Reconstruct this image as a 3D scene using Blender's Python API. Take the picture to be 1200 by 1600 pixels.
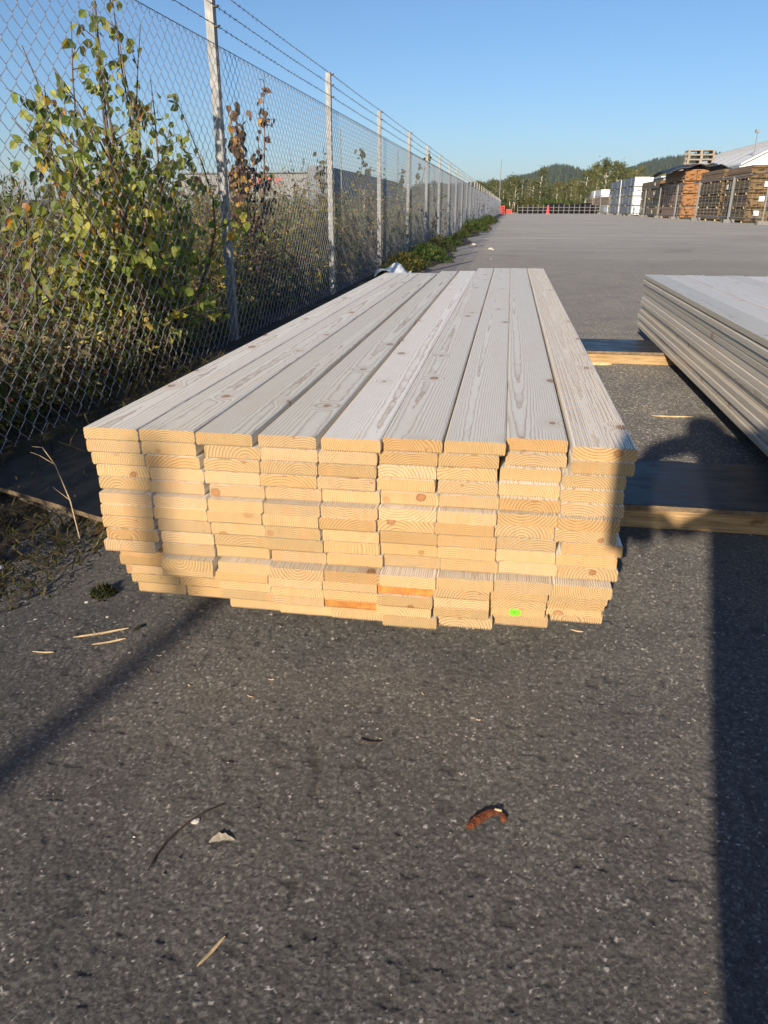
import bpy, bmesh, math, random
import numpy as np
from mathutils import Vector, Matrix

# ---------------------------------------------------------------- clear
for o in list(bpy.data.objects): bpy.data.objects.remove(o)
scene = bpy.context.scene
COL = scene.collection
rad = math.radians
random.seed(7)
RNG = np.random.default_rng(11)

# ---------------------------------------------------------------- camera, sky, sun, exposure
PITCH, YAW = rad(22.443), rad(9.132)
cam_data = bpy.data.cameras.new('camera')
cam = bpy.data.objects.new('camera', cam_data); COL.objects.link(cam)
cam.location = (0, 0, .94)
cam.rotation_euler = (math.pi/2 - PITCH, 0, YAW)
cam_data.sensor_fit = 'VERTICAL'; cam_data.sensor_height = 36.0
cam_data.lens = 36.0 * 1150.0 / 1600.0
cam_data.clip_start = .02; cam_data.clip_end = 9000
scene.camera = cam
scene.render.resolution_x, scene.render.resolution_y = 768, 1024

SUN_AZ, SUN_EL = rad(12.0), rad(20.0)        # light travels this far right of +Y
world = bpy.data.worlds.new('World'); scene.world = world; world.use_nodes = True
wn = world.node_tree.nodes; wl = world.node_tree.links
bg = wn['Background']
sky = wn.new('ShaderNodeTexSky'); sky.sky_type = 'NISHITA'; sky.sun_disc = False
sky.sun_elevation = SUN_EL; sky.sun_rotation = math.pi + SUN_AZ
sky.altitude = 100; sky.air_density = 1.0; sky.dust_density = .7; sky.ozone_density = 6.0
wl.new(sky.outputs[0], bg.inputs[0]); bg.inputs[1].default_value = .086

sd = bpy.data.lights.new('sun', 'SUN'); sun = bpy.data.objects.new('sun', sd); COL.objects.link(sun)
sd.energy = 4.7; sd.angle = rad(.8); sd.color = (1.0, .865, .68)
sun.rotation_euler = Vector((math.sin(SUN_AZ)*math.cos(SUN_EL), math.cos(SUN_AZ)*math.cos(SUN_EL), -math.sin(SUN_EL))).to_track_quat('-Z', 'Y').to_euler()
sun.location = (-4, -20, 8)
scene.view_settings.view_transform = 'Standard'; scene.view_settings.look = 'None'
scene.view_settings.exposure = .6; scene.view_settings.gamma = 1
scene.render.engine = 'CYCLES'

# ---------------------------------------------------------------- helpers
def tag(o, label=None, cat=None, group=None, kind=None):
    if label: o['label'] = label
    if cat: o['category'] = cat
    if group: o['group'] = group
    if kind: o['kind'] = kind
    return o
def link(name, me, mat=None, parent=None, loc=None, rot=None):
    o = bpy.data.objects.new(name, me); COL.objects.link(o)
    if mat is not None and me is not None and not me.materials: me.materials.append(mat)
    if parent is not None: o.parent = parent
    if loc is not None: o.location = loc
    if rot is not None: o.rotation_euler = rot
    return o
def empty(name, loc=(0, 0, 0), rz=0):
    o = bpy.data.objects.new(name, None); COL.objects.link(o)
    o.location = loc; o.rotation_euler = (0, 0, rz); o.empty_display_size = .1
    return o
def copy_tree(o, parent=None):
    c = o.copy(); COL.objects.link(c); c.parent = parent
    for ch in list(o.children): copy_tree(ch, c)
    return c

BOXV = np.array([(0,0,0),(1,0,0),(1,1,0),(0,1,0),(0,0,1),(1,0,1),(1,1,1),(0,1,1)], float)
BOXF = np.array([(0,2,1),(0,3,2),(4,5,6),(4,6,7),(0,1,5),(0,5,4),(1,2,6),(1,6,5),(2,3,7),(2,7,6),(3,0,4),(3,4,7)])
class Soup:
    """collects triangles and builds ONE mesh"""
    def __init__(s): s.v = []; s.f = []; s.c = []; s.n = 0; s.m = []
    def add(s, v, f, col=None, mi=0):
        v = np.asarray(v, float).reshape(-1, 3); f = np.asarray(f, int).reshape(-1, 3)
        s.v.append(v); s.f.append(f + s.n); s.n += len(v)
        if col is None: col = np.ones((len(v), 3))*.5
        col = np.asarray(col, float)
        if col.ndim == 1: col = np.repeat(col[None], len(v), 0)
        s.c.append(col); s.m.append(np.full(len(f), mi, int))
        return s
    def box(s, x0, x1, y0, y1, z0, z1, col=None, mi=0, M=None):
        v = BOXV*np.array([x1-x0, y1-y0, z1-z0]) + np.array([x0, y0, z0])
        if M is not None: v = v@np.array(M.to_3x3()).T + np.array(M.translation)
        return s.add(v, BOXF, col, mi)
    def tube(s, pts, r, sides=6, col=None, mi=0, cap=True):
        pts = np.asarray(pts, float); n = len(pts)
        r = np.broadcast_to(np.asarray(r, float), (n,))
        d = np.gradient(pts, axis=0); d /= np.linalg.norm(d, axis=1)[:, None] + 1e-12
        ref = np.array([0, 0, 1.]) if abs(d[0][2]) < .9 else np.array([1., 0, 0])
        a = np.cross(d, ref); a /= np.linalg.norm(a, axis=1)[:, None] + 1e-12
        b = np.cross(d, a)
        t = np.arange(sides)/sides*2*np.pi
        v = pts[:, None] + r[:, None, None]*(np.cos(t)[None, :, None]*a[:, None] + np.sin(t)[None, :, None]*b[:, None])
        i = np.arange(n-1)[:, None]*sides; j = np.arange(sides)[None]; k = (j+1) % sides
        f = np.concatenate([np.stack([i+j, i+sides+j, i+sides+k], -1).reshape(-1, 3), np.stack([i+j, i+sides+k, i+k], -1).reshape(-1, 3)])
        v = v.reshape(-1, 3)
        if cap:
            q = np.arange(1, sides-1)
            f = np.concatenate([f, np.stack([0*q, q, q+1], -1), (n-1)*sides+np.stack([0*q, q+1, q], -1)])
        return s.add(v, f, col, mi)
    def mesh(s, name, mats=(), smooth=False):
        v = np.concatenate(s.v); f = np.concatenate(s.f); c = np.concatenate(s.c); m = np.concatenate(s.m)
        me = bpy.data.meshes.new(name)
        me.vertices.add(len(v)); me.vertices.foreach_set('co', v.ravel())
        me.loops.add(len(f)*3); me.loops.foreach_set('vertex_index', f.ravel())
        me.polygons.add(len(f)); me.polygons.foreach_set('loop_start', np.arange(len(f))*3); me.polygons.foreach_set('loop_total', np.full(len(f), 3))
        me.polygons.foreach_set('material_index', m)
        me.polygons.foreach_set('use_smooth', np.full(len(f), smooth))
        me.update(calc_edges=True); me.validate()
        ca = me.color_attributes.new('Col', 'FLOAT_COLOR', 'POINT')
        ca.data.foreach_set('color', np.concatenate([c, np.ones((len(c), 1))], 1).ravel())
        for q in mats: me.materials.append(q)
        return me
    def build(s, name, mat, parent=None, loc=None, rot=None, smooth=False):
        mats = mat if isinstance(mat, (list, tuple)) else [mat]
        return link(name, s.mesh(name, mats, smooth), None, parent, loc, rot)

# ---- node helper
class N:
    def __init__(s, name):
        s.m = bpy.data.materials.new(name); s.m.use_nodes = True
        s.t = s.m.node_tree; s.b = s.t.nodes['Principled BSDF']; s.out = s.t.nodes['Material Output']
    def n(s, typ, **kw):
        x = s.t.nodes.new('ShaderNode'+typ)
        for k, v in kw.items(): setattr(x, k, v)
        return x
    def l(s, a, b): s.t.links.new(a, b)
    def put(s, sock, v):
        if isinstance(v, (int, float)): sock.default_value = v
        elif isinstance(v, (tuple, list)): sock.default_value = tuple(v) + ((1,) if sock.type == 'RGBA' and len(v) == 3 else ())
        else: s.l(v, sock)
    def math(s, op, a, b=0., c=0.):
        x = s.n('Math', operation=op)
        for i, v in enumerate((a, b, c)): s.put(x.inputs[i], v)
        return x.outputs[0]
    def vm(s, op, a, b=(0, 0, 0), out=0):
        x = s.n('VectorMath', operation=op); s.put(x.inputs[0], a); s.put(x.inputs[1], b); return x.outputs[out]
    def comb(s, x, y, z):
        q = s.n('CombineXYZ'); [s.put(q.inputs[i], v) for i, v in enumerate((x, y, z))]; return q.outputs[0]
    def sep(s, v): q = s.n('SeparateXYZ'); s.put(q.inputs[0], v); return q.outputs
    def noise(s, vec, scale, detail=2., rough=.5, out=0, w=None, dist=0.):
        q = s.n('TexNoise')
        if w is not None: q.noise_dimensions = '4D'; s.put(q.inputs['W'], w)
        s.put(q.inputs['Vector'], vec); s.put(q.inputs['Scale'], scale); s.put(q.inputs['Detail'], detail); s.put(q.inputs['Roughness'], rough); s.put(q.inputs['Distortion'], dist)
        return q.outputs[out]
    def voro(s, vec, scale, feature='F1', out='Distance', dims='3D', rnd=1.):
        q = s.n('TexVoronoi', feature=feature, voronoi_dimensions=dims)
        s.put(q.inputs['Vector'], vec); s.put(q.inputs['Scale'], scale); s.put(q.inputs['Randomness'], rnd)
        return q.outputs[out]
    def mix(s, f, a, b, mode='MIX'):
        q = s.n('Mix', data_type='RGBA', blend_type=mode, clamp_factor=True)
        s.put(q.inputs[0], f); s.put(q.inputs[6], a); s.put(q.inputs[7], b); return q.outputs[2]
    def ss(s, v, a, b, c=0., d=1.):
        q = s.n('MapRange', interpolation_type='SMOOTHSTEP'); s.put(q.inputs[0], v)
        for i, w in enumerate((a, b, c, d)): s.put(q.inputs[i+1], w)
        return q.outputs[0]
    def ramp(s, f, stops):
        q = s.n('ValToRGB'); s.put(q.inputs[0], f); e = q.color_ramp.elements
        while len(e) < len(stops): e.new(.5)
        for i, (p, c) in enumerate(stops): e[i].position = p; e[i].color = tuple(c)+(1,)
        return q.outputs[0]
    def bump(s, h, strength=.5, dist=.01, nrm=None):
        q = s.n('Bump'); s.put(q.inputs['Height'], h); s.put(q.inputs['Strength'], strength); s.put(q.inputs['Distance'], dist)
        if nrm is not None: s.l(nrm, q.inputs['Normal'])
        s.l(q.outputs[0], s.b.inputs['Normal']); return q.outputs[0]
    def obj(s): return s.n('TexCoord').outputs['Object']
    def geo(s, k='Position'): return s.n('NewGeometry').outputs[k]
    def base(s, c): s.put(s.b.inputs['Base Color'], c)
    def rough(s, c): s.put(s.b.inputs['Roughness'], c)

def simple(name, col, rough=.7, metal=0., var=.15, scale=6., bump=0., spec=.5):
    k = N(name); P = k.obj()
    n = k.noise(P, scale, 5, .6)
    c0 = tuple(x*(1-var) for x in col); c1 = tuple(min(1, x*(1+var)) for x in col)
    k.base(k.mix(k.ss(n, .3, .7), c0, c1)); k.rough(rough); k.put(k.b.inputs['Metallic'], metal)
    k.put(k.b.inputs['Specular IOR Level'], spec)
    if bump: k.bump(k.noise(P, scale*8, 4), bump, .01)
    return k.m

# ---------------------------------------------------------------- materials
def mat_asphalt():
    k = N('asphalt'); P = k.geo()
    dx, dy, dz = k.sep(P); flat = k.comb(dx, dy, 0)
    at = k.n('Attribute', attribute_name='Col'); ac = k.sep(at.outputs['Color'])     # r: stone tone, g: binder depth, b: where built as relief
    big = k.noise(P, .35, 5, .55); mid = k.noise(P, 3.0, 6, .6)
    vs = k.n('TexVoronoi', feature='F1', voronoi_dimensions='2D'); k.put(vs.inputs['Vector'], flat); k.put(vs.inputs['Scale'], 170.)
    st = k.sep(vs.outputs['Color'])
    fine = k.noise(flat, 520, 4, .7)
    tone = k.math('ADD', k.math('MULTIPLY', ac[0], ac[2]), k.math('MULTIPLY', st[0], k.math('SUBTRACT', 1., ac[2])))
    deep = k.math('MULTIPLY', ac[1], ac[2])
    c = k.ramp(tone, [(0., (.058, .054, .050)), (.45, (.082, .076, .070)), (.75, (.108, .101, .093)), (.94, (.165, .155, .142)), (1., (.40, .375, .345))])
    c = k.mix(k.ss(fine, .35, .7), c, k.mix(1., c, (1.7, 1.65, 1.55), 'MULTIPLY'))
    c = k.mix(1., c, (.97, 1., 1.045), 'MULTIPLY')
    c = k.mix(k.math('MULTIPLY', deep, .8), c, (.022, .021, .020))
    c = k.mix(k.ss(mid, .3, .7), k.mix(1., c, (.82, .82, .83), 'MULTIPLY'), k.mix(1., c, (1.16, 1.13, 1.07), 'MULTIPLY'))
    far_light = k.ss(k.math('ADD', dy, k.math('MULTIPLY', k.math('SUBTRACT', big, .5), 9.)), 3., 26.)  # low-sun brightening of the far ground painted into a paler dusty colour
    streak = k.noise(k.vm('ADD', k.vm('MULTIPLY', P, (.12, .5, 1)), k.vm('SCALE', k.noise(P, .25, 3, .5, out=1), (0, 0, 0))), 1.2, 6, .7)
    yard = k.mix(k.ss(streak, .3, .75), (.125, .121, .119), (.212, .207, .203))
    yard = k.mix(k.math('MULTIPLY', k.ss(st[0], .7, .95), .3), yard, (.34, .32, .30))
    c = k.mix(k.math('MULTIPLY', far_light, .85), c, yard)
    c = k.mix(k.math('MULTIPLY', k.ss(k.noise(P, 1.1, 6, .6), .50, .75), .22), c, (.15, .135, .118))
    c = k.mix(k.math('MULTIPLY', k.ss(k.noise(k.vm('ADD', P, (31, 7, 0)), .7, 5, .6), .55, .75), .40), c, (.040, .036, .034))
    sc = k.noise(k.vm('MULTIPLY', k.vm('ADD', P, (5, 2, 0)), (1.2, 9, 1)), 2.2, 6, .7)
    c = k.mix(k.math('MULTIPLY', k.ss(sc, .66, .76), .22), c, (.28, .26, .235))
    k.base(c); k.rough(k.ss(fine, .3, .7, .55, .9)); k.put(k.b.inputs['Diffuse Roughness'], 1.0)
    k.put(k.b.inputs['Specular IOR Level'], .4)
    far_h = k.math('MULTIPLY', k.ss(vs.outputs['Distance'], .75, .1), k.math('MULTIPLY', k.math('ADD', .35, st[1]), k.math('SUBTRACT', 1.05, ac[2])))
    h = k.math('ADD', k.math('ADD', far_h, k.math('MULTIPLY', fine, .55)), k.math('MULTIPLY', k.noise(flat, 60, 4, .6), k.math('SUBTRACT', 1.3, ac[2])))
    k.bump(h, .8, .0026)
    return k.m

def mat_board(name, end_l, end_d, face_l, face_d, knots=1., rough=.5, rings=380.):
    """softwood as a solid texture: rings round a pith that differs for every board, knots, fibres"""
    k = N(name); P = k.obj()
    rnd = k.n('ObjectInfo').outputs['Random']
    wn_ = k.n('TexWhiteNoise', noise_dimensions='1D'); k.put(wn_.inputs['W'], k.math('MULTIPLY', rnd, 917.3)); r = k.sep(wn_.outputs['Color'])
    wn2 = k.n('TexWhiteNoise', noise_dimensions='1D'); k.put(wn2.inputs['W'], k.math('ADD', k.math('MULTIPLY', rnd, 613.1), 4.7)); q = k.sep(wn2.outputs['Color'])
    x, y, z = k.sep(P)
    off = k.math('MULTIPLY', rnd, 53.0)
    low = k.noise(k.vm('ADD', k.vm('MULTIPLY', P, (2.2, .26, 2.2)), k.comb(off, off, 0)), 1., 2, .5, out=1)
    lx, ly, lz = k.sep(low)
    # knots on the broad faces (plane x,y) and on the ends (plane x,z)
    kv = k.n('TexVoronoi', feature='F1', voronoi_dimensions='2D'); k.put(kv.inputs['Vector'], k.vm('ADD', k.vm('MULTIPLY', k.comb(x, y, 0), (1, .62, 0)), k.comb(off, k.math('MULTIPLY', rnd, 31.), 0))); k.put(kv.inputs['Scale'], 6.5)
    kd = kv.outputs['Distance']; kr = k.sep(kv.outputs['Color'])
    ksz = k.math('MULTIPLY_ADD', kr[1], .055, .03)
    kn = k.math('MULTIPLY', k.math('LESS_THAN', kr[0], .44*knots), k.ss(k.math('DIVIDE', kd, ksz), 1.15, .8))
    kwarp = k.math('MULTIPLY', k.math('LESS_THAN', kr[0], .44*knots), k.ss(kd, .26, .03))
    ev = k.n('TexVoronoi', feature='F1', voronoi_dimensions='2D'); k.put(ev.inputs['Vector'], k.vm('ADD', k.vm('ADD', k.comb(x, k.math('MULTIPLY', z, 1.15), 0), k.vm('MULTIPLY', k.noise(P, 70, 3, .6, out=1), (.007, .007, 0))), k.comb(k.math('MULTIPLY', r[0], 40.), k.math('MULTIPLY', r[1], 40.), 0))); k.put(ev.inputs['Scale'], 17.)
    er = k.sep(ev.outputs['Color'])
    esz = k.math('MULTIPLY_ADD', k.math('MULTIPLY', er[1], er[1]), .15, .04)
    en = k.math('MULTIPLY', k.math('LESS_THAN', er[0], .24*knots), k.ss(k.math('DIVIDE', ev.outputs['Distance'], esz), 1.2, .75))
    # end faces: |normal.y| in object space
    vt = k.n('VectorTransform', vector_type='NORMAL', convert_from='WORLD', convert_to='OBJECT'); k.put(vt.inputs[0], k.geo('True Normal'))
    isend = k.ss(k.math('ABSOLUTE', k.sep(vt.outputs[0])[1]), .7, .8)
    # ring distance
    px = k.math('ADD', k.math('SUBTRACT', x, k.math('MULTIPLY', k.math('SUBTRACT', r[0], .5), .075)), k.math('MULTIPLY', k.math('SUBTRACT', lx, .5), .055))
    pz = k.math('ADD', k.math('SUBTRACT', z, k.math('MULTIPLY_ADD', r[1], .058, -.052)), k.math('ADD', k.math('MULTIPLY', k.math('SUBTRACT', lz, .5), .055), k.math('MULTIPLY', k.math('MULTIPLY', k.math('SUBTRACT', r[2], .5), .018), y)))
    rr = k.math('SQRT', k.math('ADD', k.math('MULTIPLY', px, px), k.math('MULTIPLY', pz, pz)))
    fib = k.noise(k.vm('ADD', k.vm('MULTIPLY', P, (1, .03, 1)), k.comb(off, 0, 0)), 520, 2, .6)
    wob = k.noise(k.vm('ADD', k.vm('MULTIPLY', P, (1, .25, 1)), k.comb(off, 3, off)), 55, 3, .55)
    rr = k.math('ADD', rr, k.math('MULTIPLY', k.math('SUBTRACT', wob, .5), .0042))
    rr = k.math('ADD', rr, k.math('MULTIPLY', kwarp, .013))
    freq = k.math('MULTIPLY_ADD', q[0], rings*.55, rings*.65)
    fr = k.math('FRACT', k.math('MULTIPLY', rr, freq))
    late = k.math('MULTIPLY', k.math('POWER', fr, 2.0), k.ss(fr, 1.0, .84))
    late = k.math('MULTIPLY', late, k.math('MULTIPLY_ADD', wob, 1.3, .6))
    tone = k.math('MULTIPLY_ADD', q[1], .30, .82)
    cend = k.mix(late, end_l, end_d)
    cend = k.mix(k.ss(q[2], .45, .95, 0., .9), cend, k.mix(1., cend, (1.04, 1.05, 1.22), 'MULTIPLY'))
    cend = k.mix(k.ss(q[2], .35, .0, 0., .8), cend, k.mix(1., cend, (.98, .84, .70), 'MULTIPLY'))
    # wet heartwood fields, saw roughness
    cend = k.mix(k.math('MULTIPLY', k.ss(k.noise(k.vm('ADD', P, k.comb(off, 0, off)), 19, 3, .6), .52, .68), .5), cend, (.60, .31, .13))
    cend = k.mix(k.math('MULTIPLY', k.ss(fib, .35, .65), .30), cend, tuple(v*.62 for v in end_l))
    saw = k.noise(k.vm('ADD', k.vm('MULTIPLY', P, (1, 0, .06)), k.comb(off, off, 0)), 420, 3, .7)
    cend = k.mix(k.math('MULTIPLY', k.ss(saw, .42, .70), .32), cend, k.mix(1., cend, (.72, .66, .58), 'MULTIPLY'))
    cend = k.mix(k.math('MULTIPLY', k.ss(saw, .45, .28), .25), cend, k.mix(1., cend, (1.18, 1.18, 1.2), 'MULTIPLY'))
    stn = k.math('MULTIPLY', k.ss(k.noise(k.vm('ADD', P, k.comb(off, 9, off)), 23, 4, .65), .56, .70), k.ss(r[2], .55, .9))
    cend = k.mix(k.math('MULTIPLY', stn, .45), cend, (.30, .27, .22))
    cend = k.mix(k.math('MULTIPLY', en, k.math('MULTIPLY_ADD', er[2], .6, .4)), cend, k.mix(k.ss(k.math('DIVIDE', ev.outputs['Distance'], esz), .5, 1.), (.36, .16, .06), (.15, .06, .025)))
    latef = k.math('MULTIPLY', k.math('MULTIPLY', k.math('POWER', fr, 4.5), k.ss(fr, 1.0, .90)), k.math('MULTIPLY_ADD', wob, 1.5, .55))
    cface = k.mix(latef, face_l, face_d)
    cface = k.mix(k.math('MULTIPLY', k.ss(fib, .38, .66), .16), cface, tuple(v*.72 for v in face_l))
    cface = k.mix(k.math('MULTIPLY', k.ss(k.noise(k.vm('ADD', k.vm('MULTIPLY', P, (1, .12, 1)), k.comb(off, off, 0)), 14, 4, .6), .5, .72), .40), cface, tuple(v*w for v, w in zip(face_l, (.88, .78, .66))))
    cface = k.mix(k.math('MULTIPLY', kwarp, .22), cface, (.54, .37, .22))
    cface = k.mix(kn, cface, k.mix(k.ss(k.math('DIVIDE', kd, ksz), .35, 1.05), (.52, .31, .17), (.27, .14, .07)))
    c = k.mix(isend, cface, cend)
    at = k.n('Attribute', attribute_type='OBJECT', attribute_name='stain')
    stc = k.mix(k.ss(k.noise(P, 60, 4, .6), .3, .7), (.38, .13, .025), (.62, .27, .06))
    c = k.mix(k.math('MULTIPLY', k.math('MULTIPLY', at.outputs['Fac'], isend), k.ss(k.noise(P, 28, 3, .6), .2, .5, .6, 1.)), c, stc)
    c = k.mix(1., c, k.comb(tone, tone, k.math('POWER', tone, 1.2)), 'MULTIPLY')
    k.base(c); k.rough(k.math('MULTIPLY_ADD', isend, .25, rough)); k.put(k.b.inputs['Specular IOR Level'], .36)
    hb = k.math('ADD', k.math('MULTIPLY', late, .5), k.math('MULTIPLY', fib, k.math('MULTIPLY_ADD', isend, 1.2, .5)))
    k.bump(hb, .35, .0009)
    return k.m

def mat_leaf(name, trans=.35, rough=.5):
    k = N(name)
    a = k.n('Attribute', attribute_name='Col'); P = k.obj()
    c = k.mix(k.math('MULTIPLY', k.ss(k.noise(P, 90, 3, .6), .5, .7), .35), a.outputs['Color'], k.mix(1., a.outputs['Color'], (.55, .45, .35), 'MULTIPLY'))
    k.base(c); k.rough(rough); k.put(k.b.inputs['Specular IOR Level'], .35)
    tr = k.n('BsdfTranslucent'); k.l(k.mix(1., c, (1.3, 1.25, .8), 'MULTIPLY'), tr.inputs[0])
    mx = k.n('MixShader'); mx.inputs[0].default_value = trans
    k.l(k.b.outputs[0], mx.inputs[1]); k.l(tr.outputs[0], mx.inputs[2]); k.l(mx.outputs[0], k.out.inputs[0])
    return k.m

def mat_galv():
    k = N('galvanised_steel'); P = k.geo()
    n = k.noise(k.vm('MULTIPLY', P, (1, 1, .35)), 45, 5, .65)
    b = k.ss(k.noise(k.vm('MULTIPLY', P, (1, 1, .5)), 18, 4, .6), .46, .56)
    c = k.mix(k.ss(n, .3, .7), (.22, .22, .215), (.35, .345, .33))
    c = k.mix(k.math('MULTIPLY', b, .45), c, (.17, .18, .19))
    c = k.mix(k.math('MULTIPLY', k.ss(k.noise(P, 30, 3), .66, .74), .7), c, (.13, .10, .07))
    k.base(c); k.rough(.62); k.put(k.b.inputs['Metallic'], .35); k.bump(n, .3, .002)
    return k.m

def mat_ply():
    k = N('black_film_plywood'); P = k.geo()
    n = k.noise(k.vm('MULTIPLY', P, (1, 3, 1)), 7, 6, .7)
    s = k.ss(k.noise(k.vm('MULTIPLY', P, (2, 9, 1)), 5, 6, .75), .60, .70)
    c = k.mix(k.ss(n, .35, .65), (.010, .011, .013), (.022, .023, .027))
    c = k.mix(k.math('MULTIPLY', s, .5), c, (.075, .072, .07))
    c = k.mix(k.ss(k.noise(P, 11, 5, .75), .70, .73), c, (.20, .15, .10))
    k.base(c); k.rough(k.ss(n, .3, .7, .28, .5)); k.put(k.b.inputs['Specular IOR Level'], .16); k.bump(n, .2, .003)
    return k.m

def mat_batten():
    k = N('rough_sawn_batten'); P = k.geo()
    g = k.noise(k.vm('MULTIPLY', P, (.6, 8, 12)), 14, 5, .6)
    c = k.ramp(g, [(.25, (.20, .115, .05)), (.5, (.40, .26, .12)), (.75, (.56, .39, .20))])
    c = k.mix(k.ss(k.noise(k.vm('MULTIPLY', P, (2, 4, 4)), 4, 3, .6), .60, .72), c, (.16, .08, .03))
    k.base(c); k.rough(.75); k.bump(g, .35, .003)
    return k.m

def mat_soil():
    k = N('verge_soil'); P = k.geo()
    n = k.noise(P, 9, 7, .7); f = k.noise(P, 120, 4, .7)
    c = k.ramp(k.math('ADD', k.math('MULTIPLY', n, .6), k.math('MULTIPLY', f, .4)), [(.3, (.022, .017, .012)), (.5, (.055, .042, .028)), (.68, (.12, .095, .065))])
    c = k.mix(k.ss(k.noise(P, 5, 5, .65), .55, .68), c, (.035, .045, .012))
    k.base(c); k.rough(.95); k.bump(k.math('ADD', n, f), .9, .012)
    return k.m

def mat_field():
    k = N('rough_field'); P = k.geo()
    c = k.ramp(k.noise(P, .6, 8, .7), [(.3, (.035, .036, .014)), (.5, (.075, .068, .030)), (.7, (.14, .11, .06))])
    k.base(c); k.rough(1.); k.bump(k.noise(P, 6, 6, .7), 1., .1)
    return k.m

def mat_packwood(name, a, b, freq=22.):
    """weathered timber seen from 60-180 m: board edges as thin lines"""
    k = N(name); P = k.obj(); x, y, z = k.sep(P)
    n = k.noise(k.vm('MULTIPLY', P, (1, .25, 8)), 2.2, 5, .65)
    c = k.mix(k.ss(n, .3, .7), a, b)
    ln = k.math('FRACT', k.math('MULTIPLY', z, freq))
    c = k.mix(k.math('MULTIPLY', k.ss(ln, .80, .95), .55), c, tuple(v*.3 for v in a))
    k.base(c); k.rough(.85)
    return k.m
def mat_packend(name, a, b):
    k = N(name); P = k.obj(); x, y, z = k.sep(P)
    br = k.n('TexBrick'); k.put(br.inputs['Vector'], k.comb(x, z, 0)); k.put(br.inputs['Scale'], 1.)
    br.inputs['Color1'].default_value = a+(1,); br.inputs['Color2'].default_value = b+(1,); br.inputs['Mortar'].default_value = tuple(v*.25 for v in a)+(1,)
    br.inputs['Brick Width'].default_value = .16; br.inputs['Row Height'].default_value = .075; br.inputs['Mortar Size'].default_value = .012
    c = k.mix(k.math('MULTIPLY', k.ss(k.voro(k.comb(x, z, 0), 6.5, out='Color', dims='2D'), .1, .25), 0.), br.outputs['Color'], a)
    hole = k.ss(k.sep(k.voro(k.comb(k.math('MULTIPLY', x, 1.), k.math('MULTIPLY', z, 2.), 0), 5.5, out='Color', dims='2D'))[0], .86, .9)
    c = k.mix(hole, c, tuple(v*.18 for v in a))
    k.base(c); k.rough(.85)
    return k.m
def mat_wrap(name, col):
    k = N(name); P = k.obj()
    n = k.noise(P, 3.5, 6, .75, dist=1.2)
    k.base(k.mix(k.ss(n, .35, .65), tuple(v*.72 for v in col), col)); k.rough(.38); k.bump(n, .6, .12)
    return k.m
def mat_clad(name, col, freq=3.):
    k = N(name); P = k.geo(); x, y, z = k.sep(P)
    f = k.math('FRACT', k.math('MULTIPLY', k.math('ADD', x, y), freq))
    n = k.noise(P, .3, 5, .6)
    c = k.mix(k.ss(n, .3, .7), tuple(v*.9 for v in col), col)
    k.base(k.mix(k.math('MULTIPLY', k.ss(f, .85, .95), .25), c, tuple(v*.6 for v in col))); k.rough(.55)
    return k.m
def mat_hill():
    k = N('wooded_hill'); P = k.geo()
    c = k.ramp(k.noise(P, .02, 8, .7), [(.35, (.012, .026, .013)), (.55, (.026, .045, .020)), (.72, (.055, .06, .022))])
    k.base(c); k.rough(1.)
    return k.m

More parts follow.
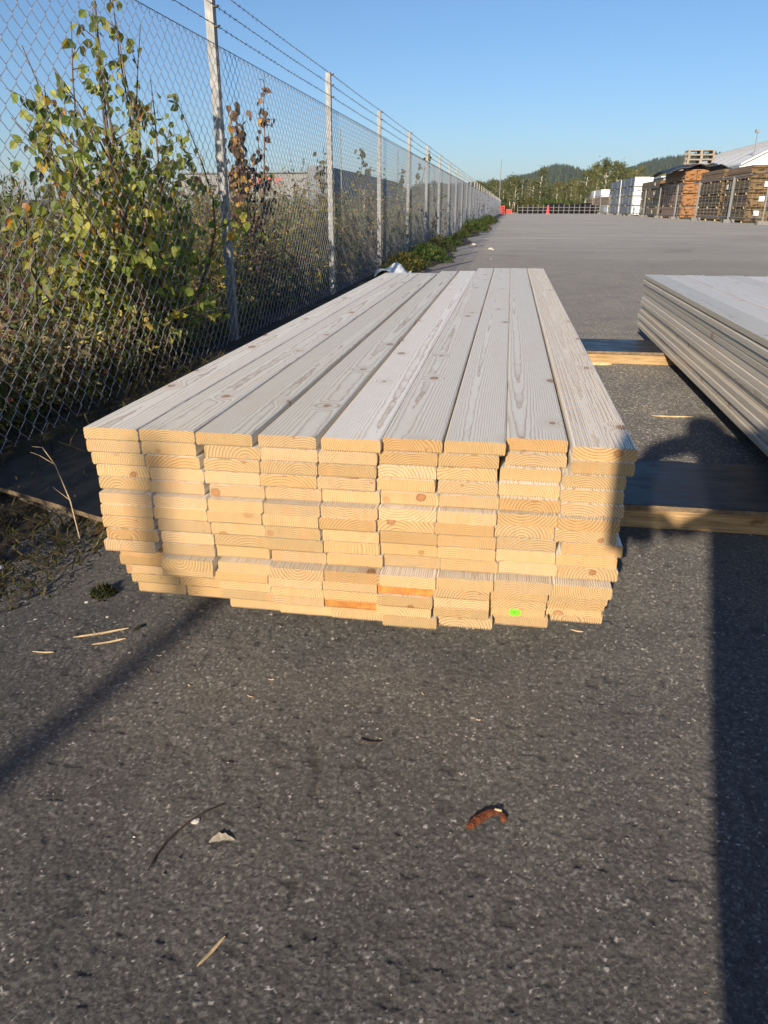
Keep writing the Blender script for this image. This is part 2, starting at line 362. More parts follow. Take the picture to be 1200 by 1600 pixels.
M = dict(
    asphalt=mat_asphalt(), soil=mat_soil(), field=mat_field(),
    deck=mat_board('spruce_decking', (.59, .417, .210), (.26, .133, .045), (.89, .825, .715), (.47, .335, .22), rings=215., rough=.46),
    grey=mat_board('primed_cladding', (.55, .42, .27), (.38, .26, .15), (.70, .645, .55), (.45, .36, .26), knots=.9, rough=.38, rings=230.),
    batten=mat_batten(), ply=mat_ply(), galv=mat_galv(),
    plyedge=simple('plywood_edge', (.20, .14, .085), .8, var=.35, scale=40),
    wire=simple('fence_wire', (.44, .445, .45), .5, .55, .2, 30),
    barb=simple('barbed_wire', (.085, .08, .075), .6, .3, .2, 30),
    rust=simple('rusty_clip', (.11, .085, .06), .8, .1, .3, 60),
    leaf=mat_leaf('leaf', .45), dry=mat_leaf('dry_leaf', .2, .7),
    bark=simple('sapling_bark', (.13, .075, .045), .85, var=.3, scale=25),
    birchbark=simple('birch_bark', (.55, .50, .43), .8, var=.35, scale=2.5),
    sticker=simple('green_sticker', (.17, .72, .02), .45, var=.05), ink=simple('ink', (.03, .06, .03), .6, var=.05),
    straw=simple('wood_splinter', (.60, .43, .23), .7, var=.25, scale=60),
    twig=simple('twig', (.045, .03, .022), .9, var=.2, scale=40),
    rustleaf=simple('rust_brown_bark', (.20, .055, .018), .75, var=.5, scale=130, bump=.6),
    paleleaf=simple('pale_dry_leaf', (.40, .335, .25), .8, var=.2, scale=60),
    chip=simple('pale_chip', (.62, .57, .48), .8, var=.2, scale=60),
    white=simple('white_plastic', (.74, .76, .78), .45, var=.08, scale=8),
    tarp=simple('dark_tarpaulin', (.025, .03, .038), .45, var=.4, scale=1.5, bump=.5),
    brown=mat_packwood('weathered_brown_timber', (.25, .16, .095), (.38, .26, .16)),
    olive=mat_packwood('olive_brown_timber', (.17, .13, .075), (.28, .215, .125)),
    rose=mat_packwood('rosy_brown_timber', (.32, .19, .12), (.44, .28, .19)),
    orange=mat_packend('orange_timber_end', (.44, .19, .065), (.55, .28, .10)),
    brownend=mat_packend('brown_timber_end', (.20, .125, .055), (.33, .215, .10)),
    yellowlath=simple('yellow_lath', (.66, .50, .23), .8, var=.15),
    wrapw=mat_wrap('white_wrapping', (.82, .84, .85)), wrap_shade=mat_wrap('white_wrapping_shade_painted', (.16, .19, .23)),  # white wrap; shade on its long sides put into the grey-blue colour
    cladm=mat_clad('grey_hall_cladding', (.19, .19, .185)), clad=mat_clad('pale_grey_cladding', (.50, .52, .53)), cladw=simple('white_hall_cladding', (.80, .80, .78), .5, var=.05, scale=.4),
    cladd=mat_clad('dark_grey_and_shade_cladding', (.14, .155, .18)), roofc=simple('grey_roof_sheet', (.50, .53, .55), .4, .2, .1, .5),
    red=simple('red_paint', (.62, .045, .035), .5, var=.12, scale=3), pink=simple('pink_red_plastic', (.75, .07, .09), .5, var=.08),
    darkpipe=simple('black_pipe', (.012, .013, .017), .85, var=.3, spec=.15), concrete=simple('concrete', (.20, .19, .18), .9, var=.25, scale=9),
    oldwood=simple('old_grey_wood', (.10, .085, .065), .9, var=.35, scale=14), pallet=simple('pallet_wood', (.32, .27, .21), .85, var=.3, scale=6), hill=mat_hill(),
    cloth=simple('dark_jacket', (.02, .022, .03), .85, var=.2, scale=30), skin=simple('skin', (.50, .27, .18), .5, var=.06), phone=simple('phone_body', (.02, .02, .022), .25, var=.05),
)

# ================================================================= GROUND
FX = -1.99                       # fence line
def sheet(name, pts, z, mat):
    me = bpy.data.meshes.new(name); me.from_pydata([(x, y, z) for x, y in pts], [], [tuple(range(len(pts)))])
    return link(name, me, mat)
def worley(X, Y, cell, seed):
    """nearest jittered stone: distance in cells, second distance, stone id values"""
    r = np.random.default_rng(seed); nx = 1200
    J = r.random((nx, nx, 4)).astype(np.float32)
    gx, gy = X/cell, Y/cell; ix, iy = np.floor(gx).astype(int), np.floor(gy).astype(int)
    d1 = np.full(X.shape, 9., np.float32); d2 = d1.copy(); v1 = np.zeros(X.shape, np.float32); v2 = v1.copy()
    for a in (-1, 0, 1):
        for b in (-1, 0, 1):
            j = J[(ix+a) % nx, (iy+b) % nx]
            d = np.hypot(ix+a+j[..., 0]-gx, iy+b+j[..., 1]-gy).astype(np.float32)
            m = d < d1
            d2 = np.where(m, d1, np.minimum(d2, d)); v1 = np.where(m, j[..., 2], v1); v2 = np.where(m, j[..., 3], v2); d1 = np.where(m, d, d1)
    return d1, d2, v1, v2
def value_noise(X, Y, cell, seed):
    r = np.random.default_rng(seed); G = r.random((512, 512)).astype(np.float32)
    gx, gy = X/cell, Y/cell; ix, iy = np.floor(gx).astype(int), np.floor(gy).astype(int); fx, fy = gx-ix, gy-iy
    fx, fy = fx*fx*(3-2*fx), fy*fy*(3-2*fy); g = lambda a, b: G[(ix+a) % 512, (iy+b) % 512]
    return (g(0, 0)*(1-fx)+g(1, 0)*fx)*(1-fy) + (g(0, 1)*(1-fx)+g(1, 1)*fx)*fy
# one sheet to the horizon; its lines are dense where single stones of the asphalt can be told apart
xd = np.arange(-1.30, 1.06, .0021)
yd = [.40]
while yd[-1] < 2.25: yd.append(yd[-1] + .0017 + .0014*(yd[-1]-.4))
xs = np.concatenate([[-3500, -60, -8, -2.2], xd, [2, 8, 60, 3500]]); yy_ = np.concatenate([[-600, -20, -1], yd, [3, 8, 40, 300, 5000]])
GX, GY = np.meshgrid(xs, yy_, indexing='ij')
edge = np.clip(np.minimum(np.minimum(GX+1.30, 1.05-GX)/.10, np.minimum(GY-.40, 2.24-GY)/.10), 0, 1)
wx = GX + .0016*(value_noise(GX, GY, .006, 1)-.5)*2; wy = GY + .0016*(value_noise(GX, GY, .006, 2)-.5)*2
a1, a2, t1, h1 = worley(wx, wy, .0042, 3); b1, b2, t2, h2 = worley(wx+.3, wy+.1, .0072, 4)
small = np.clip((a2-a1)*2.2, 0, 1)**.6*(.35+.65*h1); large = np.clip((b2-b1)*2.4, 0, 1)**.6*(h2 > .45)*(.3+.7*h2)
rough_ = value_noise(GX, GY, .03, 5)*.6 + value_noise(GX, GY, .012, 6)*.4; broad = value_noise(GX, GY, .16, 7)
pits = np.clip((value_noise(GX, GY, .02, 8) - .77)*5, 0, 1)
Z = .0009*small + .0011*large + .0015*(rough_-.5) + .0016*(broad-.5) - .0020*pits
Z = (Z + .0012)*edge
tone_ = np.where(large > small*1.2, t2, t1)**1.25; deep_ = np.clip(1-np.maximum(small, large)*2.2, 0, 1)*.8 + pits*.5
nx_, ny_ = GX.shape; I = (np.arange(nx_-1)[:, None]*ny_ + np.arange(ny_-1)[None])
F = np.stack([I, I+ny_, I+ny_+1, I+1], -1).reshape(-1, 4)
me = bpy.data.meshes.new('asphalt_yard'); me.vertices.add(nx_*ny_); me.vertices.foreach_set('co', np.stack([GX, GY, Z], -1).ravel())
me.loops.add(F.size); me.loops.foreach_set('vertex_index', F.ravel()); me.polygons.add(len(F)); me.polygons.foreach_set('loop_start', np.arange(len(F))*4); me.polygons.foreach_set('loop_total', np.full(len(F), 4)); me.polygons.foreach_set('use_smooth', np.ones(len(F), bool))
me.update(calc_edges=True)
ca = me.color_attributes.new('Col', 'FLOAT_COLOR', 'POINT'); ca.data.foreach_set('color', np.stack([tone_, np.clip(deep_, 0, 1), edge, edge*0+1], -1).astype(np.float32).ravel())
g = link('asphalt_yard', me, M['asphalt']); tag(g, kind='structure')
# rough land behind the fence, a sheet just above the asphalt
tag(sheet('rough_land', [(-900, -60), (FX-.1, -60), (FX-.1, 150), (-60, 320), (-900, 420)], .006, M['field']), kind='structure')
# soil verge with a ragged edge on the asphalt side of the fence
vp = []
ys = np.concatenate([np.arange(-12, 5, .06), np.arange(5, 30, .2), np.arange(30, 150, 1.)])
for y in ys:
    w = .62 + .10*math.sin(y*1.7) + .07*math.sin(y*5.1+1) + .03*math.sin(y*17)+random.uniform(-.025, .025)
    if y > 5: w = .75 + .16*math.sin(y*.9)+random.uniform(-.06, .06)
    vp.append((FX+w, y))
sv = [(FX-.35, y, .004) for y in ys] + [(x, y, .003) for x, y in vp] + [(FX-.05 + (x-FX)*.45, y, .022+.012*math.sin(y*7)) for x, y in vp]
n = len(ys); sf = []
for i in range(n-1):
    sf.append((i, 2*n+i, 2*n+i+1, i+1)); sf.append((2*n+i, n+i, n+i+1, 2*n+i+1))
me = bpy.data.meshes.new('soil_verge'); me.from_pydata(sv, [], [f[::-1] for f in sf]); me.update()
tag(link('soil_verge', me, M['soil']), kind='structure')

# ================================================================= DECKING STACK
BW, TH, ZB = .120, .028, .085
def plank_mesh(name, L, w, t, teeth, mat, depth=.0034, ch=.0048):
    prof = []
    if teeth:
        p = (w-2*ch)/teeth
        prof.append((-w/2, ch)); prof.append((-w/2+ch*.4, ch*.3))
        x = -w/2+ch
        for i in range(teeth):
            prof += [(x+p*.0, 0), (x+p*.5, 0), (x+p*.55, depth), (x+p*.95, depth)]; x += p
        prof.append((w/2-ch, 0)); prof.append((w/2-ch*.4, ch*.3)); prof.append((w/2, ch))
    else: prof += [(-w/2, ch), (-w/2+ch*.3, ch*.3), (-w/2+ch, 0), (w/2-ch, 0), (w/2-ch*.3, ch*.3), (w/2, ch)]
    prof += [(w/2, t-ch), (w/2-ch*.3, t-ch*.3), (w/2-ch, t), (-w/2+ch, t), (-w/2+ch*.3, t-ch*.3), (-w/2, t-ch)]
    n = len(prof)
    v = [(x, 0, z) for x, z in prof] + [(x, L, z) for x, z in prof]
    f = [tuple(range(n)), tuple(range(2*n-1, n-1, -1))]
    f += [(i, n+i, n+(i+1) % n, (i+1) % n) for i in range(n)]
    me = bpy.data.meshes.new(name); me.from_pydata(v, [], f); me.update(); me.materials.append(mat)
    return me
STACK = [
    [(-0.8828, 1.4107), (-0.7573, 1.4158), (-0.6288, 1.4118), (-0.4929, 1.4144), (-0.3583, 1.4126), (-0.2401, 1.4316), (-0.1067, 1.4347), (0.0164, 1.4726), (0.1485, 1.4361)],
    [(-0.8814, 1.4106), (-0.7554, 1.4133), (-0.6123, 1.4099), (-0.4891, 1.412), (-0.3645, 1.4118), (-0.243, 1.4282), (-0.1173, 1.4311), (0.0183, 1.4592), (0.147, 1.4298)],
    [(-0.8739, 1.4104), (-0.7477, 1.4108), (-0.6143, 1.408), (-0.4902, 1.4096), (-0.366, 1.4109), (-0.2452, 1.4248), (-0.1215, 1.4275), (0.0085, 1.4457), (0.133, 1.4236)],
    [(-0.8663, 1.4102), (-0.7413, 1.4083), (-0.6149, 1.4061), (-0.4927, 1.4072), (-0.3681, 1.4101), (-0.2474, 1.4214), (-0.1164, 1.4238), (0.0077, 1.4323), (0.1313, 1.4173)],
    [(-0.8646, 1.4101), (-0.7408, 1.4059), (-0.6052, 1.4042), (-0.4825, 1.4048), (-0.362, 1.4093), (-0.2388, 1.418), (-0.1126, 1.4202), (0.0109, 1.4188), (0.1335, 1.411)],
    [(-0.8588, 1.3915), (-0.7319, 1.3921), (-0.6063, 1.3891), (-0.4813, 1.3866), (-0.3599, 1.3913), (-0.2425, 1.3993), (-0.1142, 1.4021), (0.0062, 1.4108), (0.1279, 1.403)],
    [(-0.8578, 1.3897), (-0.7333, 1.3907), (-0.6111, 1.3908), (-0.4863, 1.3877), (-0.3624, 1.392), (-0.243, 1.4013), (-0.1215, 1.4028), (0.0019, 1.4113), (0.1266, 1.4044)],
    [(-0.8581, 1.388), (-0.7272, 1.3893), (-0.6057, 1.3924), (-0.4828, 1.3888), (-0.3566, 1.3927), (-0.238, 1.4033), (-0.1128, 1.4036), (0.0087, 1.4117), (0.142, 1.4058)],
    [(-0.8508, 1.3862), (-0.7225, 1.3879), (-0.6045, 1.3941), (-0.4778, 1.39), (-0.3576, 1.3934), (-0.2342, 1.4053), (-0.1121, 1.4044), (0.011, 1.4121), (0.1342, 1.4072)],
    [(-0.8604, 1.3845), (-0.7223, 1.3865), (-0.6033, 1.3958), (-0.4712, 1.3911), (-0.3545, 1.3941), (-0.2332, 1.4074), (-0.1127, 1.4052), (0.0072, 1.4125), (0.1302, 1.4087)],
    [(-0.8313, 1.383), (-0.7214, 1.3707), (-0.5906, 1.3754), (-0.4709, 1.3662), (-0.3537, 1.3696), (-0.2309, 1.3681), (-0.1132, 1.3751), (0.0068, 1.3827), (0.1274, 1.382)],
    [(-0.8338, 1.4009), (-0.7315, 1.3918), (-0.6033, 1.3862), (-0.4776, 1.3773), (-0.3571, 1.3796), (-0.2391, 1.3749), (-0.1216, 1.3843), (0.004, 1.3969), (0.1269, 1.4048)],
    [(-0.8392, 1.4188), (-0.7243, 1.4129), (-0.6009, 1.3969), (-0.4769, 1.3884), (-0.3604, 1.3897), (-0.2404, 1.3816), (-0.119, 1.3935), (0.0024, 1.4111), (0.1263, 1.4277)],
    [(-0.8378, 1.4367), (-0.7085, 1.4341), (-0.6044, 1.4077), (-0.4805, 1.3995), (-0.3623, 1.3997), (-0.2402, 1.3884), (-0.1165, 1.4027), (0.0021, 1.4253), (0.1254, 1.4505)],
    [(-0.831, 1.4546), (-0.7078, 1.4552), (-0.5908, 1.4184), (-0.4735, 1.4106), (-0.3538, 1.4098), (-0.2357, 1.3952), (-0.1152, 1.4118), (0.0046, 1.4394), (0.1286, 1.4734)],
]
for r_, y_ in zip(range(10, 15), (1.418, 1.428, 1.438, 1.448, 1.456)): STACK[r_][0] = (STACK[r_][1][0]-.1225, y_)
for r_, y_ in zip(range(12, 15), (1.440, 1.450, 1.456)): STACK[r_][1] = (STACK[r_][1][0], y_)
STACK[12][1] = (-.7235, 1.44); STACK[13][1] = (-.7215, 1.45); STACK[14][0] = (-.832, 1.456); STACK[13][0] = (-.8425, 1.448)
ROWW = [.1236]+[.1226]*4+[.1215]*5+[.1195]*5
BWD = .1195
for row, BWR in zip(STACK, ROWW):
    for c in range(1, 9):
        if row[c][0] - row[c-1][0] < BWR + .0006: row[c] = (row[c-1][0] + BWR + .0006, row[c][1])
stack = empty('decking_stack', (-.30, 3.6, ZB))
tag(stack, 'large stack of pale grooved softwood decking boards with bright sawn ends', 'timber stack')
far_top = [5.55, 5.53, 5.56, 5.76, 5.80, 6.10, 6.12, 6.14, 6.16]
proto_plank = plank_mesh('plank', 4.50, BWD, TH, 23, M['deck'])
rs = random.Random(5)
for r, row in enumerate(STACK):
    for c, (x, y) in enumerate(row):
        if r == 0: me = plank_mesh('plank', far_top[c]-y, BWD, TH, 23, M['deck'])
        else: me = proto_plank
        flip = (r in (5, 10)) or (r == 0 and c == 8)
        o = link('plank', me, None, stack)
        z = ZB + (14-r)*TH
        rz = rs.uniform(-.0006, .0006) if r else 0
        o.scale.x = ROWW[r]/BWD
        o.location = (x + ROWW[r]/2 + .30, y - 3.6 + (rs.uniform(-.0015, .0015) if r else 0), z + (TH if flip else 0) - ZB)
        o.rotation_euler = (0, math.pi if flip else 0, rz)
        o['stain'] = 1.0 if (r, c) in ((11, 5), (13, 4)) else 0.0
        if (r, c) == (11, 5):
            o.location.y += .012; o['label'] = 'plank with a dark orange stained end'
        if (r, c) == (13, 4): o.location.y += .008
        if (r, c) == (13, 7):      # round green sticker with a short pen stroke
            s = Soup(); n = 28; t = np.arange(n)/n*2*np.pi
            sx, sz = .0125*np.cos(t), np.clip(.0125*np.sin(t), -.0085, .0115)
            v = np.stack([np.r_[sx, sx], np.r_[np.full(n, -.0006), np.full(n, .001)], np.r_[sz, sz]], 1)
            q = np.arange(1, n-1); f = [*np.stack([0*q, q, q+1], 1)]
            i = np.arange(n); j = (i+1) % n
            f = np.concatenate([np.array(f), np.stack([i, n+i, n+j], 1), np.stack([i, n+j, j], 1)])
            s.add(v, f)
            st = s.build('sticker', M['sticker'], o, loc=(-.004, 0, .0125)); st['label'] = 'round bright green sticker'
            k = Soup(); k.tube([(-.0042, -.0009, .0022), (-.001, -.001, .0004), (.0016, -.0009, -.0018)], .0007, 5)
            k.tube([(-.0028, -.0009, -.0016), (-.0012, -.0009, .0006)], .0004, 5)
            k.build('pen_mark', M['ink'], st)

# ================================================================= SECOND STACK (cladding boards)
SW, ST, SL = .1455, .0318, 4.95
stack2 = empty('cladding_stack', (1.66, 3.6, ZB), rad(-.5))
tag(stack2, 'low wide stack of pale grey cladding boards with brown edges on black plywood', 'timber stack')
sm = plank_mesh('plank', SL, SW-.0040, ST-.0014, 0, M['grey'], ch=.0038)
rs = random.Random(9)
for r in range(12):
    shift = rs.uniform(-.016, .012) + (.012 if r in (1, 4, 7) else 0)
    for c in range(9):
        o = link('plank', sm, None, stack2)
        x0 = -.66 + c*SW + shift*(1 if c == 0 else .9) + (rs.uniform(-.0006, .0006))
        if c == 0: x0 = -.66 + shift
        else: x0 = max(x0, -.66+shift+c*SW)
        o.location = (x0 + SW/2, -2.42 + rs.uniform(-.02, .02) + (rs.uniform(-.03, .03) if r == 11 else 0), r*ST + (0 if r < 11 else rs.uniform(0, .006)))
        if rs.random() < .5:
            o.rotation_euler = (0, math.pi, 0); o.location.z += ST-.0008

# ================================================================= BEARERS AND PLYWOOD
def batten(label, x0, x1, y0, y1, z1, rz=0):
    s = bmesh.new()
    bmesh.ops.create_cube(s, size=1)
    for v in s.verts: v.co = Vector(((v.co.x)*(x1-x0), v.co.y*(y1-y0), (v.co.z+.5)*z1))
    bmesh.ops.bevel(s, geom=list(s.edges), offset=.003, segments=1, affect='EDGES')
    me = bpy.data.meshes.new('bearer_batten'); s.to_mesh(me); s.free()
    o = link('bearer_batten', me, M['batten'], None, ((x0+x1)/2, (y0+y1)/2, 0), (0, 0, rz))
    tag(o, label, 'timber batten', 'battens bearing the stacks')
    return o
BZ = .066
batten('long yellowish batten under the near black plywood strip beside the decking ends', -.72, 2.45, 2.245, 2.32, BZ)
batten('batten under the far edge of the near black plywood strip', -.72, 2.45, 2.58, 2.655, BZ)
batten('short-looking batten under the far black plywood strip between the stacks', -.72, 2.45, 4.985, 5.06, BZ)
batten('batten under the far edge of the far black plywood strip', -.72, 2.45, 5.36, 5.435, BZ)
def ply_sheet(label, pts, z0, z1, group=None):
    """plywood with a ragged edge: film on top, veneer edge as a part"""
    root = empty('plywood_sheet', (sum(p[0] for p in pts)/len(pts), sum(p[1] for p in pts)/len(pts), z0))
    tag(root, label, 'plywood', group)
    c = np.array([root.location.x, root.location.y])
    def solid(name, a, b, ins, mat):
        n = len(pts); P2 = [np.array(p)-c for p in pts]
        P2 = [p*(1-ins/ max(np.linalg.norm(p), .01)) for p in P2]
        v = [(p[0], p[1], a-z0) for p in P2] + [(p[0], p[1], b-z0) for p in P2]
        f = [tuple(range(n-1, -1, -1)), tuple(range(n, 2*n))] + [(i, (i+1) % n, n+(i+1) % n, n+i) for i in range(n)]
        me = bpy.data.meshes.new(name); me.from_pydata(v, [], f); me.update()
        return link(name, me, mat, root)
    solid('core', z0, z1-.0016, 0, M['plyedge']); solid('film', z1-.0016, z1, .0008, M['ply'])
    return root
def ragged(x0, x1, y0, y1, amp, seed):
    r = random.Random(seed); pts = []
    x = x0
    while x < x1: pts.append((x, y0 + r.uniform(0, amp*.15))); x += r.uniform(.03, .12)
    pts.append((x1, y0)); pts.append((x1, y1))
    x = x1 - .05
    while x > x0: pts.append((x, y1 - (r.random() < .35)*r.uniform(0, amp))); x -= r.uniform(.02, .09)
    pts.append((x0, y1)); return pts
ply_sheet('near strip of scuffed black plywood running under both stacks', ragged(-.70, 2.45, 2.232, 2.70, .025, 1), BZ, ZB-.0015)
ply_sheet('far strip of scuffed black plywood between the two stacks', ragged(-.70, 2.45, 4.97, 5.46, .01, 2), BZ, ZB-.0015)
# loose black sheet on the verge by the fence
b = batten('weathered grey batten under the loose black sheet beside the fence', -1.86, -1.08, 2.06, 2.11, .049, rad(-21)); b.data.materials[0] = M['oldwood']
batten('hidden batten beneath the loose black sheet by the fence', -1.75, -.95, 3.0, 3.06, .05)
b.location.x = -1.44; b.location.y = 2.09
ply_sheet('loose black plywood sheet lying on the verge beside the fence', [(-1.80, 2.16), (-1.12, 1.885), (-.80, 2.02), (-.74, 3.3), (-1.72, 3.42)], .050, .0665)

# ================================================================= FENCE
SP = 3.34; Y1 = 5.41
fence = empty('chain_link_fence', (FX, Y1, 0))
tag(fence, 'tall galvanised chain-link fence with steel posts and three barbed wires', 'fence')
pm = Soup(); w = .0275
pm.box(-w, w, -w, w, -.05, 2.262); post_me = pm.mesh('post', [M['galv']])
bmm = bmesh.new(); bmm.from_mesh(post_me); bmesh.ops.remove_doubles(bmm, verts=bmm.verts, dist=1e-5)
bmesh.ops.bevel(bmm, geom=[e for e in bmm.edges if abs((e.verts[0].co-e.verts[1].co).z) > 1 and abs((e.verts[0].co-e.verts[1].co).x)+abs((e.verts[0].co-e.verts[1].co).y) < .01], offset=.006, segments=2, affect='EDGES')
bmm.to_mesh(post_me); bmm.free()
# woven zigzag wires of one bay
NC = 35; d = SP/NC; rows_ = 40; zt0 = .03; hz = (1.925-zt0)/rows_
def bay_mesh(sides, rr):
    s = Soup()
    for i in range(NC*2):
        y0 = i*d/2
        pts = []
        for j in range(rows_+1):
            a = (i + j) % 2
            yy = y0 + (d/2+.0022 if a else -.0022); z = zt0 + j*hz
            xx = .0028 if a else -.0028
            pts.append((xx, yy, z-.003)); pts.append((-xx*.2, yy, z+.003))
        s.tube(pts, rr, sides, cap=False)
        # knuckle over the top wire
    return s.mesh('wire_mesh', [M['wire']])
bay_near = bay_mesh(4, .00185); bay_far = bay_mesh(3, .0019)
bar_ = Soup()
def barbed(z):
    s = Soup(); n = 2
    s.tube([(0, 0, 0), (0, SP*.5, -.006), (0, SP, 0)], .0021, 5, cap=False)
    k = 0; y = .05
    r = random.Random(int(z*100))
    while y < SP:
        zz = -.006*(1-abs(y/SP*2-1))
        for t in range(2):
            a = r.uniform(0, math.pi); dx, dz = math.cos(a)*.014, math.sin(a)*.014
            s.tube([(-dx, y-.003+t*.006, zz-dz), (dx, y+.003+t*.004, zz+dz)], .0013, 3)
        s.tube([(0, y-.007, zz), (0, y+.007, zz)], .0042, 4)
        y += .10
    return s.mesh('barbed_wire', [M['barb']])
barb_me = {z: barbed(z) for z in (2.035, 2.145, 2.245)}
ts = Soup(); ts.tube([(0, 0, 0), (0, SP, 0)], .0026, 5, cap=False)
for q in range(NC):
    ts.tube([(.002, q*d+d*.25, -.035), (.003, q*d+d*.25+.004, .002), (-.002, q*d+d*.25+.008, -.03)], .0016, 3, cap=False)
top_me = ts.mesh('tension_wire', [M['barb']])
cl = Soup(); cl.box(-.012, .030, -.012, .012, -.006, .006); cl.tube([(.03, 0, 0), (.034, -.012, .004), (.034, .012, .004)], .004, 5); clip_me = cl.mesh('clip', [M['rust']])
rs = random.Random(21)
for i in range(-3, 42):
    y = i*SP
    lean = rs.uniform(-.004, .012) if i > 0 else 0
    p = link('post', post_me, None, fence, (-.028, y, 0), (rs.uniform(-.004, .004), lean if i > 0 else .002, rs.uniform(-.03, .03)))
    if i == -3: p.scale.z = 1.2; p['label'] = 'taller end post'
    if -2 <= i < 6:
        for z in barb_me: link('clip', clip_me, None, p, (.026, -.01, z))
    if i < 41:
        bm_ = link('wire_mesh', bay_near if -2 < i < 3 else bay_far, None, fence, (.018, y, 0), (0, rs.uniform(-.002, .004), 0))
        link('tension_wire', top_me, None, fence, (.018, y, 1.925))
        for z, m_ in barb_me.items(): link('barbed_wire', m_, None, fence, (.022, y, z))

# ================================================================= VEGETATION
LT = np.array([(0, 0, 0), (.22, .30, .05), (.55, .30, .03), (1, 0, -.10), (.55, -.30, .03), (.22, -.30, .05), (.45, 0, -.05)], float)
LF = np.array([(0, 1, 6), (1, 2, 6), (2, 3, 6), (3, 4, 6), (4, 5, 6), (5, 0, 6)])
LT4 = np.array([(0, 0, 0), (.45, .22, .06), (1, 0, -.08), (.45, -.22, .06)], float)
LF4 = np.array([(0, 1, 2), (0, 2, 3)])
def frames(n, rng, down=.5, tilt=1., face=None):
    """random leaf frames: u = base to tip, w = face normal (biased towards `face`)"""
    u = rng.normal(size=(n, 3)); u[:, 2] -= down*2.0; u /= np.linalg.norm(u, axis=1)[:, None]
    w = rng.normal(size=(n, 3))*tilt
    if face is not None: w += np.asarray(face)
    w -= (w*u).sum(1)[:, None]*u; w /= np.linalg.norm(w, axis=1)[:, None]+1e-9
    v = np.cross(w, u); return u, v, w
def leaves(s, P, size, cols, rng, down=.5, narrow=1., small=False, face=None, mi=0):
    n = len(P)
    if n == 0: return
    u, v, w = frames(n, rng, down, 1., face)
    T, F = (LT4, LF4) if small else (LT, LF)
    L = np.broadcast_to(np.asarray(size, float), (n,))[:, None, None]
    V = P[:, None] + L*(T[None, :, 0:1]*u[:, None] + T[None, :, 1:2]*narrow*v[:, None] + T[None, :, 2:3]*w[:, None])
    k = len(T)
    f = (np.arange(n)[:, None, None]*k + F[None]).reshape(-1, 3)
    s.add(V.reshape(-1, 3), f, np.repeat(cols, k, 0), mi)
def pick(rng, n, pal, var=.2):
    p = np.array([c for c, _ in pal]); w = np.array([w for _, w in pal], float); w /= w.sum()
    c = p[rng.choice(len(p), n, p=w)]
    return np.clip(c*(1+rng.normal(0, var, (n, 1))), .004, .9)
YG = [((.36, .38, .08), 6), ((.22, .28, .06), 5), ((.10, .15, .04), 2), ((.55, .38, .055), 1.3), ((.40, .36, .08), 3), ((.46, .20, .035), .6)]
BR = [((.12, .072, .04), 5), ((.22, .12, .05), 3), ((.42, .25, .06), 2.5), ((.06, .04, .028), 2), ((.14, .13, .04), 1)]
OL = [((.10, .12, .045), 5), ((.16, .16, .06), 3), ((.065, .085, .032), 4), ((.28, .24, .07), 1), ((.18, .11, .05), 1)]
def branchy(rng, base, tips, lean=.12, nb=7, bl=.35, rise=.6):
    """stems from the base to the tips with side branches; returns polylines and leaf points"""
    lines, pts = [], []
    for tip in tips:
        base_, tip = np.array(base, float), np.array(tip, float)
        n = 9; t = np.linspace(0, 1, n)[:, None]
        bend = rng.normal(0, lean, 3)*np.array([1, 1, .2])
        L = base_*(1-t) + tip*t + np.sin(t*np.pi)*bend + np.cumsum(rng.normal(0, .008, (n, 3)), 0)
        H = np.linalg.norm(tip-base_); lines.append((L, np.linspace(.004+.006*H, .0022, n)))
        for b in range(nb):
            a = rng.uniform(.12, .97); i = a*(n-1); p = L[int(i)]*(1-i % 1) + L[min(int(i)+1, n-1)]*(i % 1)
            dr = rng.normal(size=3)*np.array([.6, 1, .5]); dr[2] = abs(dr[2])*.4+rise; dr /= np.linalg.norm(dr)
            ln = bl*(1.15-a*.8)*rng.uniform(.6, 1.3)
            q = p + dr*ln*np.linspace(0, 1, 5)[:, None] + np.array([0, 0, -.10*ln])*np.linspace(0, 1, 5)[:, None]**2
            lines.append((q, np.linspace(.0032, .0011, 5)))
            m = max(2, int(ln*26)); tt = rng.uniform(.2, 1, m)
            pts.append(p + dr*ln*tt[:, None] + np.array([0, 0, -.10*ln])*tt[:, None]**2)
        m = 10; tt = rng.uniform(.35, 1, m); pts.append(np.stack([np.interp(tt*(n-1), np.arange(n), L[:, k]) for k in range(3)], 1))
    return lines, np.concatenate(pts)
def leaf_me(col, curl, wid):
    s = Soup(); T = LT.copy()
    T = np.array([(0, 0, 0), (.06, .20, .02), (.28, .40, .05), (.58, .30, .02), (1, 0, -.14), (.58, -.30, .02), (.28, -.40, .05), (.06, -.20, .02), (.3, 0, -.02), (.62, 0, -.05)], float)
    T[:, 1] *= wid; T[:, 2] -= curl*T[:, 0]**2
    F = [(0, 1, 8), (1, 2, 8), (2, 3, 9), (2, 9, 8), (3, 4, 9), (4, 5, 9), (5, 6, 9), (6, 8, 9), (6, 7, 8), (7, 0, 8)]
    c = np.repeat(np.array(col)[None], 10, 0)*np.array([.8, .9, 1.05, 1.05, .95, 1.05, 1., .9, .9, .95])[:, None]
    s.add(T, F, c); return s.mesh('leaf', [M['leaf']], True)
def nearer(p, k=.90): return (p[0]*k, p[1]*k, .94+(p[2]-.94)*k)
